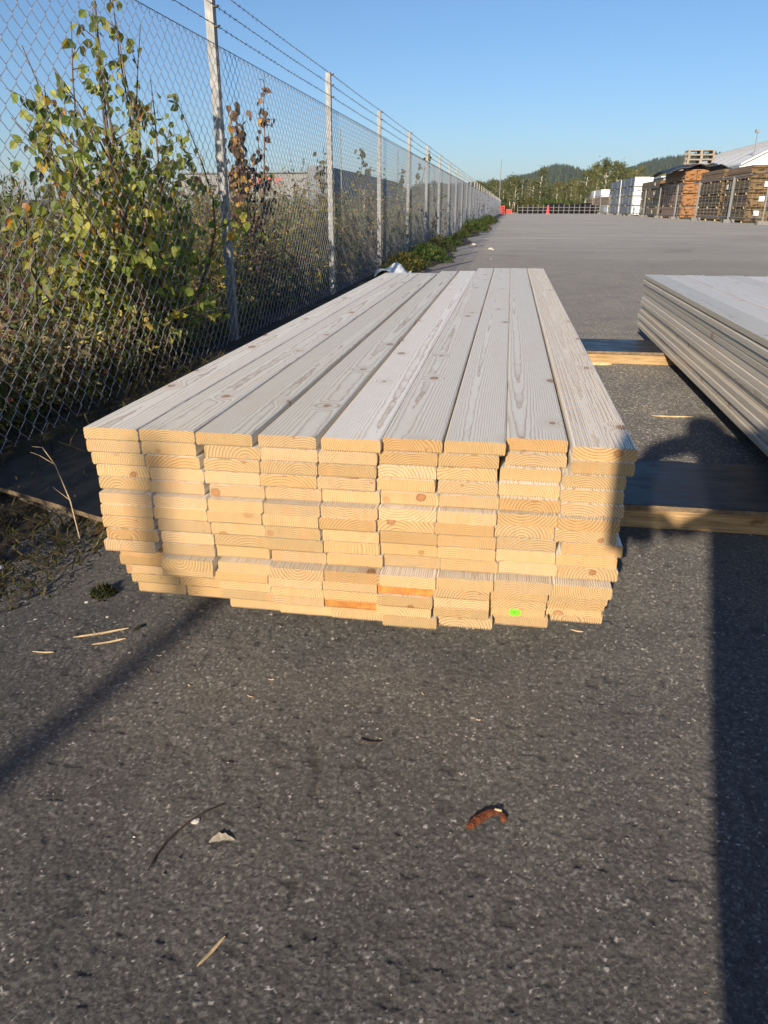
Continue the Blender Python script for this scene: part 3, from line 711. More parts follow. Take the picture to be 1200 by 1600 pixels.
def sapling(name, label, base, tips, pal, size, seed, nb=7, bl=.35, single=0, group=None, down=.6, extra=0, mat='leaf', lean=.12, rise=.6):
    rng = np.random.default_rng(seed)
    root = empty(name, base); tag(root, label, 'sapling', group)
    b0 = np.array(base)
    lines, P = branchy(rng, (0, 0, -.02), [np.array(t)-b0 for t in tips], lean, nb, bl, rise)
    s = Soup()
    for L, r in lines: s.tube(L, r, 5)
    s.build('stem', M['bark'], root, smooth=True)
    if extra: P = np.concatenate([P, P[rng.integers(0, len(P), extra)] + rng.normal(0, .055, (extra, 3))])
    P = P[P[:, 2] > .08]
    rng.shuffle(P)
    sz = rng.uniform(.7, 1.25, len(P))*size
    if single:
        # the leaves nearest the fence, one object each, sharing a few meshes
        order = np.argsort(-(P[:, 0] + rng.normal(0, .08, len(P)))); one = order[:single]; rest = order[single:]
        cols = [(.40, .42, .095), (.25, .32, .07), (.13, .19, .05), (.50, .46, .10), (.64, .44, .06), (.33, .39, .09), (.54, .24, .04)]
        wts = np.array([5, 5, 3, 2.5, 1, 4, .35]); wts /= wts.sum()
        protos = [leaf_me(c, random.uniform(.05, .35), random.uniform(.85, 1.1)) for c in cols]
        u, v, w = frames(len(P), rng, down, .8, (.55, -.75, .25))
        for i in one:
            me = protos[rng.choice(len(cols), p=wts)]
            o = link('leaf', me, None, root)
            R = Matrix((u[i], v[i], w[i])).transposed().to_4x4()
            o.matrix_local = Matrix.Translation(P[i]) @ R @ Matrix.Scale(sz[i], 4)
        P, sz = P[rest], sz[rest]
    f = Soup(); leaves(f, P, sz, pick(rng, len(P), pal), rng, down, 1.15, face=(.5, -.7, .25))
    o = f.build('foliage', M[mat], root); o['kind'] = 'stuff'
    return root
sapling('leafy_sapling', 'bushy young tree with yellow-green heart-shaped leaves pressed behind the mesh', (-2.27, 4.55, 0),
        [nearer((x, y, z*1.09+.03)) for x, y, z in [(-2.48, 4.82, 2.02), (-2.40, 4.30, 1.62), (-2.42, 3.86, 1.50), (-2.5, 5.35, 1.62), (-2.55, 5.80, 1.35), (-2.45, 4.60, 1.25), (-2.40, 4.15, 1.05), (-2.5, 5.5, .95), (-2.35, 4.75, .8), (-2.45, 4.95, 1.75), (-2.38, 4.45, .9), (-2.4, 4.0, .8), (-2.45, 5.1, 1.45), (-2.4, 4.6, 1.6), (-2.45, 5.6, 1.1), (-2.35, 3.75, 1.15), (-2.4, 4.35, 1.3), (-2.5, 4.85, 1.2), (-2.4, 3.6, 1.2), (-2.4, 3.65, .7), (-2.5, 6.05, 1.0), (-2.5, 5.85, .65), (-2.35, 4.1, 1.45), (-2.45, 5.25, 1.85), (-2.45, 4.7, 2.0), (-2.45, 4.9, 1.9), (-2.42, 4.55, 1.75), (-2.35, 3.75, 1.15), (-2.35, 3.6, .8), (-2.4, 3.95, 1.35), (-2.35, 3.9, .6), (-2.45, 5.7, 1.5)]],
        YG, .054, 31, nb=9, bl=.43, single=290, extra=1250, down=.7)
sapling('brown_sapling', 'slim sapling with sparse withered brown leaves beside the leafy young tree', (-2.62, 7.55, 0),
        [(-2.6, 8.35, 2.22), (-2.55, 7.25, 1.86), (-2.5, 7.75, 1.62), (-2.55, 6.75, 1.5), (-2.5, 7.05, 1.72), (-2.55, 7.5, 1.75), (-2.5, 6.9, 1.3), (-2.5, 7.35, 1.45)], BR, .07, 32, nb=8, bl=.24, down=.8, lean=.05, rise=.9, extra=650, mat='dry')
sapling('thin_sapling', 'thin sapling with grey-green leaves between the second and third posts from the leafy tree', (-2.6, 10.6, 0),
        [(-2.6, 10.9, 1.75), (-2.5, 10.4, 1.45), (-2.5, 11.2, 1.3)], OL, .065, 33, nb=7, bl=.28, extra=60, lean=.06)
sapling('thin_sapling', 'bushy grey-green sapling behind the fence where the mesh starts to look white', (-2.6, 13.6, 0),
        [(-2.6, 13.9, 1.9), (-2.5, 13.3, 1.7), (-2.5, 14.3, 1.4), (-2.5, 13.0, 1.2)], OL, .075, 34, nb=8, bl=.32, extra=120)
sapling('thin_sapling', 'sapling poking its green leafy tip above the fence mesh among the barbed wires', (-2.35, 19.4, 0),
        [(-2.0, 19.6, 2.28), (-2.2, 19.0, 1.9), (-2.3, 20.1, 1.7)], OL, .085, 35, nb=8, bl=.34, extra=130)
for i, y in enumerate((17.0, 23.5, 28, 33.5, 40, 47.5, 56, 66)):
    sapling('roadside_sapling', 'dark green sapling standing close behind the distant chain-link mesh', (-2.45, y, 0),
            [(-2.4+random.uniform(-.15, .1), y+random.uniform(-.5, .5), random.uniform(1.1, 1.9)) for _ in range(4)], OL, .10, 60+i, nb=7, bl=.4, extra=60, group='saplings along the distant fence')

def weeds(name, n, xr, yr, hr, pal, seed, lpl=14, ls=.05, narrow=.55, stemcol=(.12, .08, .05), lean=.18, dens=None, cut=None):
    rng = np.random.default_rng(seed); s = Soup()
    X = rng.uniform(*xr, n); Y = rng.uniform(*yr, n)
    if dens is not None: X = xr[1] - (xr[1]-xr[0])*rng.random(n)**dens
    if cut:
        m = ~((X > cut[0]) & (Y > cut[1]) & (Y < cut[2])); X, Y = X[m], Y[m]; n = len(X)
    patch = .75 + .35*np.sin(X*1.9+Y*.7)*np.sin(Y*1.3+.4) + rng.normal(0, .12, n)
    H = rng.uniform(*hr, n)*np.clip(patch, .35, 1.3)
    t = np.linspace(0, 1, 4)[None, :, None]
    tip = np.stack([rng.normal(0, lean, n)*H, rng.normal(0, lean, n)*H, H], 1)
    B = np.stack([X, Y, 0*X], 1)
    L = B[:, None] + tip[:, None]*t; L[:, 3, :2] += rng.normal(0, .04, (n, 2))
    a = rng.uniform(0, np.pi, n); w = np.stack([np.cos(a), np.sin(a), 0*a], 1)*.0028
    V = np.concatenate([L - w[:, None], L + w[:, None]], 1)         # flat ribbons of stalk
    base = np.arange(n)[:, None]*8
    F = np.concatenate([np.stack([base[:, 0]+i, base[:, 0]+i+1, base[:, 0]+i+5], 1) for i in range(3)] + [np.stack([base[:, 0]+i, base[:, 0]+i+5, base[:, 0]+i+4], 1) for i in range(3)])
    sc = np.clip(np.array(stemcol)*(1+rng.normal(0, .35, (n, 1))), .01, .6)
    s.add(V.reshape(-1, 3), F, np.repeat(sc, 8, 0))
    k = n*lpl; idx = rng.integers(0, n, k); q = rng.uniform(.15, 1.0, k)[:, None]
    P = B[idx] + tip[idx]*q + rng.normal(0, .03, (k, 3))*np.array([1, 1, .3])
    P[:, 2] = np.maximum(P[:, 2], .02)
    pc = pick(rng, n, pal, .15)[idx]*(1+rng.normal(0, .2, (k, 1)))
    leaves(s, P, rng.uniform(.6, 1.4, k)*ls, np.clip(pc, .004, .8), rng, .15, narrow*2, small=True, face=(.4, -.6, .5))
    o = s.build(name, M['leaf']); return o
WD = [((.15, .18, .06), 7), ((.22, .20, .085), 4), ((.19, .13, .075), 2.5), ((.36, .28, .16), 3), ((.15, .065, .05), 2), ((.46, .37, .07), 1.3), ((.11, .15, .05), 4)]
u1 = weeds('undergrowth', 2300, (-4.6, -2.12), (3.2, 20), (.55, 1.25), WD, 71, 20, .072, .34, dens=1.5, cut=(-2.6, 3.1, 5.8))
tag(u1, 'tangle of dry brown and olive weeds filling the ground behind the fence', 'weeds', kind='stuff')
u5 = weeds('undergrowth', 900, (-4.2, -2.12), (-7, 3.2), (.35, .80), WD, 76, 18, .07, .36, dens=1.6)
tag(u5, 'low weeds behind the fence opposite the loose black sheet', 'weeds', kind='stuff')
u6 = weeds('undergrowth', 520, (-2.5, -2.08), (-3.6, .9), (.85, 1.3), WD, 77, 26, .06)
tag(u6, 'tall dense weeds behind the fence before the loose black sheet', 'weeds', kind='stuff')
u2 = weeds('undergrowth', 2600, (-22, -4.2), (0, 60), (1.1, 2.2), WD, 72, 14, .13, .5)
tag(u2, 'rough brushwood spreading over the open land beyond the fence', 'brushwood', kind='stuff')
u3 = weeds('undergrowth', 1500, (-2.9, -2.08), (20, 130), (.5, 1.5), OL, 73, 14, .11, .6)
tag(u3, 'dark green weeds along the far stretch of the fence', 'weeds', kind='stuff')
u4 = weeds('undergrowth', 420, (-3.4, -2.3), (6.2, 9.0), (.5, 1.2), [((.25, .21, .04), 4), ((.15, .15, .03), 3), ((.30, .17, .04), 1)], 74, 26, .04)
tag(u4, 'yellowing leafy weeds behind the mesh beside the withered sapling', 'weeds', kind='stuff')
u7 = weeds('undergrowth', 700, (-2.62, -2.10), (2.4, 6.4), (.10, .42), WD, 78, 16, .05, .4, lean=.4)
tag(u7, 'short weeds and grass at the foot of the leafy young tree behind the fence', 'weeds', kind='stuff')
# low weeds on the asphalt side
def weed_plant(seed, pal):
    rng = np.random.default_rng(seed); s = Soup(); n = 950
    th = rng.uniform(0, 6.28, n); r = rng.random(n)**.6*.42; z = (1-(r/.44)**2)*.36*rng.random(n)**.6
    P = np.stack([r*np.cos(th), r*np.sin(th)*1.5, z+.015], 1)
    leaves(s, P, rng.uniform(.03, .085, n), pick(rng, n, pal), rng, -.35, .6, face=(.3, -.5, .6))
    return s.mesh('weed_clump', [M['leaf']])
GP = [((.09, .15, .03), 5), ((.15, .20, .045), 4), ((.06, .10, .028), 4), ((.24, .22, .06), 1.5)]
wp = [weed_plant(80, GP), weed_plant(81, GP), weed_plant(82, OL), weed_plant(83, [((.14, .15, .03), 4), ((.22, .17, .04), 3), ((.08, .09, .03), 2)])]
rs = random.Random(4)
yv = 11.2; i = 0
while yv < 62:
    o = link('weed_clump', wp[(i*7) % 4], None, None, (FX + rs.uniform(.22, .55), yv, 0), (0, 0, rs.uniform(0, 6.28)))
    k = rs.uniform(.45, .85)*(1.0 + (yv > 30)*.5); o.scale = (k, k, k*rs.uniform(.7, 1.25))
    tag(o, 'low leafy weed clump on the verge at the asphalt edge along the fence', 'weed', 'weed clumps along the fence foot')
    yv += rs.uniform(.7, 1.3)*(1 + yv/45); i += 1
gr = weeds('grass', 900, (-1.98, -1.30), (-2, 4.6), (.04, .16), [((.06, .075, .02), 4), ((.12, .10, .045), 3)], 90, 2, .028, .3, (.10, .085, .04), .6, dens=.8)
tag(gr, 'sparse short grass and moss on the soil verge below the fence', 'grass', kind='stuff')
g2 = weeds('grass', 260, (-1.75, -1.14), (1.45, 2.0), (.03, .11), [((.07, .085, .018), 4), ((.15, .125, .055), 3)], 91, 2, .022, .3, (.16, .13, .06), .8)
tag(g2, 'mossy tuft of grass at the corner of the loose black sheet', 'grass', kind='stuff')
s = Soup()
P0 = np.array([(-1.22, 1.84, .02), (-1.27, 1.90, .12), (-1.34, 1.96, .21), (-1.40, 2.0, .25), (-1.45, 2.02, .245)])
s.tube(P0, [.0022, .002, .0016, .0012, .0008], 5); s.tube([P0[2], P0[2]+(-.06, .02, .02), P0[2]+(-.09, .02, .03)], [.0012, .001, .0006], 4); s.tube([P0[1], P0[1]+(-.05, 0, .04)], [.0012, .0006], 4)
tag(s.build('dry_grass_stalk', M['straw']), 'single bent dry grass stalk leaning over the loose black sheet', 'grass stalk')

# ================================================================= LITTER ON THE ASPHALT
def splinter(name, label, x, y, L, w, ang, mat, cat, group=None, lift=.003, curve=0.):
    s = Soup(); n = 7; t = np.linspace(-.5, .5, n)
    pts = np.stack([t*L, curve*(t**2-.25)*4*L*.5, lift + .004*np.abs(t)], 1)
    s.tube(pts, w*.5*(1-.8*np.abs(t*2)**3)+.0004, 5)
    o = s.build(name, M[mat], None, (x, y, 0), (0, 0, ang)); tag(o, label, cat, group)
splinter('wood_splinter', 'long pale wood splinter on asphalt left of the decking stack', -.905, 1.385, .125, .006, .50, 'straw', 'splinter')
splinter('wood_splinter', 'short pale wood splinter lying just below the long splinter', -.868, 1.352, .075, .005, .52, 'straw', 'splinter')
splinter('wood_splinter', 'thin pale splinter lying apart near a shadow band by the fence side', -.994, 1.288, .05, .004, .1, 'straw', 'splinter')
splinter('wood_splinter', 'slim straw-coloured stick alone on the open asphalt below the pale leaf', -.343, .652, .052, .004, 1.15, 'straw', 'splinter')
splinter('wood_splinter', 'tan splinter on the shaded asphalt between the two stacks', .83, 3.66, .20, .007, .06, 'straw', 'splinter')
splinter('wood_splinter', 'small pale splinter just below the right corner of the decking ends', .215, 1.575, .03, .003, -.2, 'straw', 'splinter')
splinter('wood_splinter', 'pale chip of wood lying against the far batten', .62, 4.93, .16, .03, .1, 'straw', 'splinter')
splinter('dark_twig', 'long curved dark twig on the asphalt beside the pale leaf', -.455, .835, .16, .0035, 1.15, 'twig', 'twig', curve=-.28)
splinter('dark_twig', 'short black curved twig in the middle of the asphalt', -.205, 1.109, .04, .0045, -.08, 'twig', 'twig', curve=.2)
splinter('dark_twig', 'stubby dark stick near the moss tuft', -.83, 1.42, .03, .01, 1.2, 'twig', 'twig')
rs = random.Random(55)
for i in range(15):
    x, y = (rs.uniform(-1.05, .35), rs.uniform(1.12, 1.40)) if i < 8 else (rs.uniform(.45, .95), rs.uniform(3.0, 4.8))
    splinter('wood_shred', 'tiny pale wood shred on the asphalt near the decking stack', x, y, rs.uniform(.006, .016)*(1 if i < 8 else 2.2), rs.uniform(.0010, .0018), rs.uniform(0, 3.1), 'straw', 'splinter', 'tiny wood shreds', .0025)
# pale dry leaf
s = Soup(); n = 9; t = np.linspace(0, 1, n)
wv = .0125*np.sin(np.pi*t**.8)*np.array([1, 1, .86, 1.14, .8, 1.12, .88, 1.05, 1])
up_ = np.stack([t*.040-.020, wv, .0035+.0035*np.sin(np.pi*t)], 1); mid_ = np.stack([t*.040-.020, 0*t-.002, .0025+.001*np.sin(np.pi*t)], 1); dn_ = np.stack([t*.040-.020, -wv*.55, .0028+.003*np.sin(np.pi*t)], 1)
v = np.concatenate([up_, mid_, dn_]); f = []
for i in range(n-1):
    for k in (0, n): f += [(i+k, i+k+1, i+n+k+1), (i+k, i+n+k+1, i+n+k)]
s.add(v, f); tag(s.build('dry_leaf', M['paleleaf'], None, (-.398, .837, 0), (0, 0, .28)), 'small pale crumpled dry leaf on the asphalt beside the curved twig', 'leaf')
# rust-brown curl of bark with a hooked end and a yellow sliver
root = empty('bark_curl', (.02, .945, 0), .0); tag(root, 'rust-brown curled piece of bark with hooked end on the asphalt', 'bark')
s = Soup(); n = 22; t = np.linspace(0, 1, n)
cx = np.interp(t, [0, .25, .5, .68, .8, .9, 1], [-.030, -.018, -.002, .012, .024, .030, .026]); cy = np.interp(t, [0, .25, .5, .68, .8, .9, 1], [-.022, -.006, .012, .024, .022, .013, .002])
for k in range(3): cx[1:-1] = (cx[:-2]+cx[1:-1]*2+cx[2:])/4; cy[1:-1] = (cy[:-2]+cy[1:-1]*2+cy[2:])/4
rr = np.interp(t, [0, .06, .3, .6, .75, .85, .95, 1], [.003, .0065, .0075, .006, .004, .0045, .0055, .002])
rg = np.random.default_rng(3); T2 = np.linspace(0, 1, 64); C2 = np.stack([np.interp(T2, t, cx), np.interp(T2, t, cy), np.interp(T2, t, rr*.6+.001)], 1); R2 = np.interp(T2, t, rr)
s.tube(C2, R2, 14); V = s.v[-1]; ax = np.repeat(C2, 14, 0); V[:] = ax + (V-ax)*(1+rg.normal(0, .16, (len(V), 1)))*np.array([1, 1, .62])
s.build('bark', M['rustleaf'], root)
s = Soup(); s.box(.010, .022, .0235, .0255, .006, .009, M=Matrix.Rotation(-.1, 4, 'Z')); s.build('wood_sliver', M['straw'], root)
rs = random.Random(8)
def chip(x, y, r, label, mat='chip', group=None, name='pale_chip', cat='chip'):
    bm = bmesh.new(); bmesh.ops.create_icosphere(bm, subdivisions=1, radius=r)
    for v in bm.verts: v.co = Vector((v.co.x*rs.uniform(.6, 1.4), v.co.y*rs.uniform(.5, 1.1), max(-.3*r, v.co.z*.5*rs.uniform(.6, 1.2))))
    me = bpy.data.meshes.new(name); bm.to_mesh(me); bm.free()
    tag(link(name, me, M[mat], None, (x, y, r*.3), (0, 0, rs.uniform(0, 6))), label, cat, group)
chip(-.044, .768, .004, 'tiny white chip alone on the asphalt near the bark curl')
chip(-.455, .868, .009, 'tan pebble touching the long curved twig')
for i, (x, y) in enumerate(((-.93, 1.46), (-1.02, 1.52), (-.88, 1.50), (-1.10, 1.42), (-.80, 1.32), (-1.25, 1.62), (-1.18, 1.50), (-1.35, 1.70))):
    chip(x, y, rs.uniform(.003, .007), 'small pale chip of wood scattered near the verge left of the stack', group='chips by the verge')
chip(-1.36, 1.66, .014, 'white scrap of plastic on the dark verge', 'white', name='plastic_scrap', cat='scrap')
for x, y, r in ((-.395, 18.9, .10), (-.96, 21.2, .16), (-.45, 19.2, .13), (-.35, 15.6, .03), (2.1, 12, .035), (5.5, 16, .05), (4.2, 13.3, .03)):
    chip(x, y, r*.55, 'pale scrap lying out on the grey yard behind the stacks', 'chip', 'scraps on the yard', 'paper_scrap', 'scrap')
# loose grit, too small to pick apart
rg = np.random.default_rng(61); n = 2600; s = Soup()
gx = np.concatenate([rg.uniform(-1.25, .95, 1500), -1.28 + rg.exponential(.16, 1100)]); gy = np.concatenate([.5 + 1.7*rg.random(1500), rg.uniform(.9, 2.2, 1100)])
gz = rg.uniform(.0007, .0024, n)*np.where(rg.random(n) < .06, 1.9, 1.)
O = np.array([(1, 0, 0), (0, 1, 0), (-1, 0, 0), (0, -1, 0), (0, 0, .7), (0, 0, -.5)]); OF = np.array([(0, 1, 4), (1, 2, 4), (2, 3, 4), (3, 0, 4), (1, 0, 5), (2, 1, 5), (3, 2, 5), (0, 3, 5)])
V = np.stack([gx, gy, gz*.4+.0012], 1)[:, None] + O[None]*gz[:, None, None]*rg.uniform(.5, 1.4, (n, 6, 1))
s.add(V.reshape(-1, 3), (np.arange(n)[:, None, None]*6+OF[None]).reshape(-1, 3), np.repeat(pick(rg, n, [((.20, .18, .16), 4), ((.34, .30, .25), 2), ((.10, .09, .08), 3), ((.50, .44, .36), .6), ((.26, .16, .10), .6)]), 6, 0))
tag(s.build('grit', mat_leaf('grit', 0.0, .85)), 'fine loose grit and crumbs scattered over the near asphalt', 'grit', kind='stuff')
# moss tuft
s = Soup(); rg = np.random.default_rng(12); n = 260; th = rg.uniform(0, 6.28, n); r = rg.random(n)**.6*.035
leaves(s, np.stack([r*np.cos(th), r*np.sin(th), rg.random(n)*.022*(1-r/.04)+.002], 1), rg.uniform(.008, .018, n), pick(rg, n, [((.05, .06, .018), 4), ((.10, .09, .03), 2)]), rg, -.6, .8, small=True)
tag(s.build('moss_tuft', M['leaf'], None, (-1.0, 1.565, 0)), 'small dark moss tuft alone on the asphalt below the stack corner', 'moss')
# fallen leaves at the sheet corner
rs = random.Random(77)
flc = [leaf_me((.16, .09, .045), .5, 1.), leaf_me((.20, .17, .09), .3, .9), leaf_me((.12, .13, .03), .4, 1.1)]
for i in range(16):
    x, y = (rs.uniform(-1.2, -.92), rs.uniform(1.84, 1.98)) if i < 8 else (rs.uniform(-1.85, -1.3), rs.uniform(1.6, 2.4))
    o = link('fallen_leaf', flc[i % 3], None, None, (x, y, .022 if y < 1.9 or x < -1.3 else .03), (rs.uniform(-.4, .4), rs.uniform(-.3, .1), rs.uniform(0, 6.28)))
    o.scale = (rs.uniform(.05, .08),)*3; tag(o, 'curled fallen leaf on the verge around the loose black sheet', 'leaf', 'fallen leaves by the black sheet')
# white plastic at the far end of the stack
bm = bmesh.new(); bmesh.ops.create_grid(bm, x_segments=8, y_segments=8, size=.5)
for v in bm.verts: v.co = Vector((v.co.x*.62, v.co.y*.5, .13*math.exp(-(v.co.x*2.2)**2)*(1-abs(v.co.y))+.03*math.sin(v.co.x*9+v.co.y*5)+.03))
me = bpy.data.meshes.new('plastic_sheet'); bm.to_mesh(me); bm.free()
o = link('plastic_sheet', me, M['white'], None, (-1.62, 10.9, .01)); o.scale = (.75, 1.1, 1.25)
sm_ = o.modifiers.new('thick', 'SOLIDIFY'); sm_.thickness = .004
tag(o, 'crumpled white plastic sheet at the fence foot beyond the decking stack', 'plastic sheet')

# ================================================================= FAR BACKGROUND
def hilly(name, ridge, y0, y1, seed):
    """ridge: (X, height) profile; a real hill body with conifers along it"""
    rng = np.random.default_rng(seed)
    X = np.linspace(ridge[0][0], ridge[-1][0], 160); Hh = np.interp(X, [a for a, _ in ridge], [b for _, b in ridge])
    Hh = Hh + 3*np.sin(X*.021) + 2*np.sin(X*.053+1)
    T = np.linspace(0, 1, 14); V = []; F = []
    for t in T:
        for x, h in zip(X, Hh): V.append((x, y0+(y1-y0)*t, -2 + max(h, 0)*math.sin(min(1, t*1.25)*math.pi/2)))
    n = len(X)
    for j in range(len(T)-1):
        for i in range(n-1): F.append((j*n+i, j*n+i+1, (j+1)*n+i+1, (j+1)*n+i))
    me = bpy.data.meshes.new(name); me.from_pydata(V, [], F); me.update()
    tag(link(name, me, M['hill']), kind='structure')
    return lambda x, t: -2 + np.maximum(np.interp(x, X, Hh), 0)*np.sin(np.minimum(1, t*1.25)*np.pi/2)
RIDGE = [(-1500, 25), (-400, 45), (-60, 70), (40, 90), (95, 118), (150, 114), (230, 95), (330, 118), (400, 142), (470, 152), (560, 155), (700, 150), (1200, 110), (2200, 60)]
RIDGE = [(a, b*.80) for a, b in RIDGE]
hf = hilly('wooded_hill', RIDGE, 1500, 2500, 5)
rng = np.random.default_rng(44); s = Soup(); n = 9000
x = rng.uniform(-250, 820, n); t = rng.uniform(0.1, 1, n)**.8; y = 1500+1000*t; z = hf(x, t); h = rng.uniform(9, 20, n); w = h*rng.uniform(.16, .26, n)
k = 5; th = np.arange(k)/k*2*np.pi
V = np.concatenate([np.stack([x[:, None]+w[:, None]*np.cos(th), y[:, None]+w[:, None]*np.sin(th), np.repeat(z[:, None], k, 1)], -1), np.stack([x, y, z+h], -1)[:, None]], 1)
F = (np.arange(n)[:, None, None]*(k+1) + np.array([(i, (i+1) % k, k) for i in range(k)])[None]).reshape(-1, 3)
s.add(V.reshape(-1, 3), F, np.repeat(pick(rng, n, [((.014, .03, .016), 5), ((.022, .04, .018), 3), ((.05, .055, .02), 1)]), k+1, 0))
mf = mat_leaf('conifer', 0.05, .9)
o = s.build('conifer_forest', mf); tag(o, 'dark conifer forest covering the distant hill', 'forest', kind='stuff')

# birches: trunk, limbs and a crown of many small leaf faces
def birch_parts(seed, H, wid):
    rng = np.random.default_rng(seed); tr = Soup()
    n = 8; t = np.linspace(0, 1, n); L = np.stack([np.cumsum(rng.normal(0, .10, n)), np.cumsum(rng.normal(0, .10, n)), t*H*.95], 1)
    tr.tube(L, .17*(1-t*.85), 7)
    P = []
    for b in range(26):
        a = rng.uniform(.30, .97); p = np.array([np.interp(a, t, L[:, k]) for k in range(3)])
        ang = rng.uniform(0, 6.28); ln = wid*(1.05-abs(a-.55)*1.2)*rng.uniform(.55, 1.1)
        q = np.array([math.cos(ang)*ln, math.sin(ang)*ln, ln*rng.uniform(.25, .8)])
        tr.tube([p, p+q*.55+(0, 0, .1), p+q], [.05, .035, .012], 4)
        m = 46; tt = rng.uniform(.25, 1.08, m)[:, None]
        P.append(p + q*tt + rng.normal(0, .34, (m, 3))*np.array([1, 1, 1.1]))
    P = np.concatenate(P); cr = Soup()
    pal = [((.16, .17, .055), 5), ((.22, .21, .065), 4), ((.10, .125, .045), 4), ((.32, .25, .07), 2)] if seed % 2 else [((.13, .155, .055), 5), ((.18, .19, .065), 4), ((.085, .11, .04), 4), ((.25, .20, .06), 1)]
    leaves(cr, P, rng.uniform(.28, .55, len(P)), pick(rng, len(P), pal), rng, .3, 1.1, small=True)
    return tr.mesh('trunk', [M['birchbark']]), cr.mesh('crown', [M['leaf']])
BP = [birch_parts(100+i, 10.5, 2.0) for i in range(5)]
rs = random.Random(14)
spots = []
for i in range(64):
    Y = rs.uniform(168, 235); px = -55 + 285*(i+rs.uniform(0, 1))/64
    if 20 < px < 26: continue
    spots.append((px/1244*Y, Y))
for X, Y in spots:
    tr, cr = rs.choice(BP); o = empty('birch_tree', (X, Y, -.02), rs.uniform(0, 6.28))
    k = rs.uniform(.70, .98)*(.80 if 46 < X/Y*1244 < 108 else 1.0)*(.86 if X/Y*1244 > 185 else 1.)*(.82 if X < 2 else 1.0)*(.9 if X < 14 else 1.08); o.scale = (k, k, k)
    link('trunk', tr, None, o); link('crown', cr, None, o)
    tag(o, 'slender birch with pale trunk in the belt of trees at the end of the yard', 'tree', 'birches at the end of the yard')
for i in range(46):            # bushes under the birches
    Y = rs.uniform(162, 200); px = -60 + 280*(i+.5)/46
    o = link('shrub', wp[(i*3) % 4], None, None, (px/1244*Y, Y, 0), (0, 0, rs.uniform(0, 6))); k = rs.uniform(4.5, 7.5); o.scale = (k*1.4, k, k*1.1)
    tag(o, 'dark shrub at the foot of the birch belt', 'shrub', 'shrubs under the birches')
for i in range(22):            # tree line beyond the land on the left
    Y = rs.uniform(210, 300); px = -800 + 690*(i+rs.random())/22
    tr, cr = rs.choice(BP); o = empty('birch_tree', (px/1244*Y, Y, 0), rs.uniform(0, 6)); k = rs.uniform(.5, .8); o.scale = (k*1.3, k*1.3, k)
    link('trunk', tr, None, o); link('crown', cr, None, o); tag(o, 'far birch beyond the rough land and the grey hall behind the fence', 'tree', 'far trees beyond the rough land')

def mast(label, x, y, h, head=True, mat='galv', r=.09):
    o = empty('lamp_mast', (x, y, 0)); tag(o, label, 'lamp mast')
    s = Soup(); s.tube([(0, 0, 0), (0, 0, h*.5), (0, 0, h)], [r, r*.8, r*.55], 8); s.build('pole', M[mat], o)
    if head: s = Soup(); s.box(-.35, .35, -.12, .12, h-.05, h+.08); s.build('lamp_head', M['galv'], o)
mast('tall thin lamp mast at the far end of the fence', -2.45, 152, 9.2)
mast('slim pale mast behind the fence beside the dark hall wall', -11.2, 52, 5.6, False, r=.05)
mast('slim pale mast behind the fence among grey-green saplings', -8.6, 60, 4.9, False, r=.05)

# grey hall behind the fence with red lettering strokes
h = empty('grey_hall', (-32, 72, 0)); tag(h, 'long low pale grey hall with red lettering beyond the fence', 'building')
s = Soup(); s.box(1, 13.4, 0, 30, 0, 3.9); s.build('wall', M['cladm'], h)
s = Soup(); s.box(13.4, 15.2, -.4, 48, 0, 4.45); s.build('side_wall', M['cladd'], h)  # shade on this side is put into the darker cladding colour
s = Soup(); s.box(.8, 13.2, -.2, 30, 3.9, 4.02); s.build('roof_edge', M['cladd'], h)
rs = random.Random(2); s = Soup(); x = 6.6
for gch in range(9):           # small red letter shapes, too far away to read
    wd = rs.uniform(.26, .36)
    s.box(x, x+.09, -.05, -.01, 2.95, 3.5)
    for zz in rs.sample([2.95, 3.18, 3.41], 2): s.box(x+.09, x+wd, -.05, -.01, zz, zz+.09)
    if gch % 2: s.box(x+wd, x+wd+.08, -.05, -.01, 2.95, rs.choice([3.25, 3.5]))
    x += wd + .17
s.build('red_lettering', M['red'], h)
for x in (2, 4): 
    s = Soup(); s.box(x, x+1.6, -.04, .06, 1.0, 2.2); s.build('window', M['cladd'], h)

# white hall on the right
h = empty('white_hall', (24.6, 95, 0)); tag(h, 'large white hall with ribbed sloping roof behind the timber piles', 'building')
PR = [(0, 5.3), (3.5, 7.1), (8, 8.8), (12, 9.7), (16, 10.0), (20, 9.7), (24, 8.8), (28.5, 7.1), (32, 5.3)]; D_ = 42
s = Soup(); s.add([(x, 0, z) for x, z in PR] + [(32, 0, 0), (0, 0, 0)], [(10, i+1, i) for i in range(8)] + [(10, 9, 8)]); s.build('gable_wall', M['cladw'], h)
for x in (0, 31.8):
    s = Soup(); s.box(x, x+.2, .02, D_, 0, 5.25); s.build('side_wall', M['clad'], h)
for i in range(8):
    (x0, z0), (x1, z1) = PR[i], PR[i+1]
    s = Soup(); s.add([(x0, -.4, z0+.02), (x1, -.4, z1+.02), (x1, D_, z1+.02), (x0, D_, z0+.02), (x0, -.4, z0+.22), (x1, -.4, z1+.22), (x1, D_, z1+.22), (x0, D_, z0+.22)], BOXF); s.build('roof_panel', M['cladw'], h)
rb = Soup(); rb.tube([(x, 0, z+.24) for x, z in PR], .10, 5); rm = rb.mesh('roof_rib', [M['galv']])
for i in range(8): link('roof_rib', rm, None, h, (0, -.3+i*6, 0))
s = Soup(); s.tube([(1.2, -.2, 5.9), (1.2, -.2, 8.6)], .04, 6); s.box(1.0, 1.4, -.4, 0, 8.5, 8.8); s.build('roof_mast', M['galv'], h)
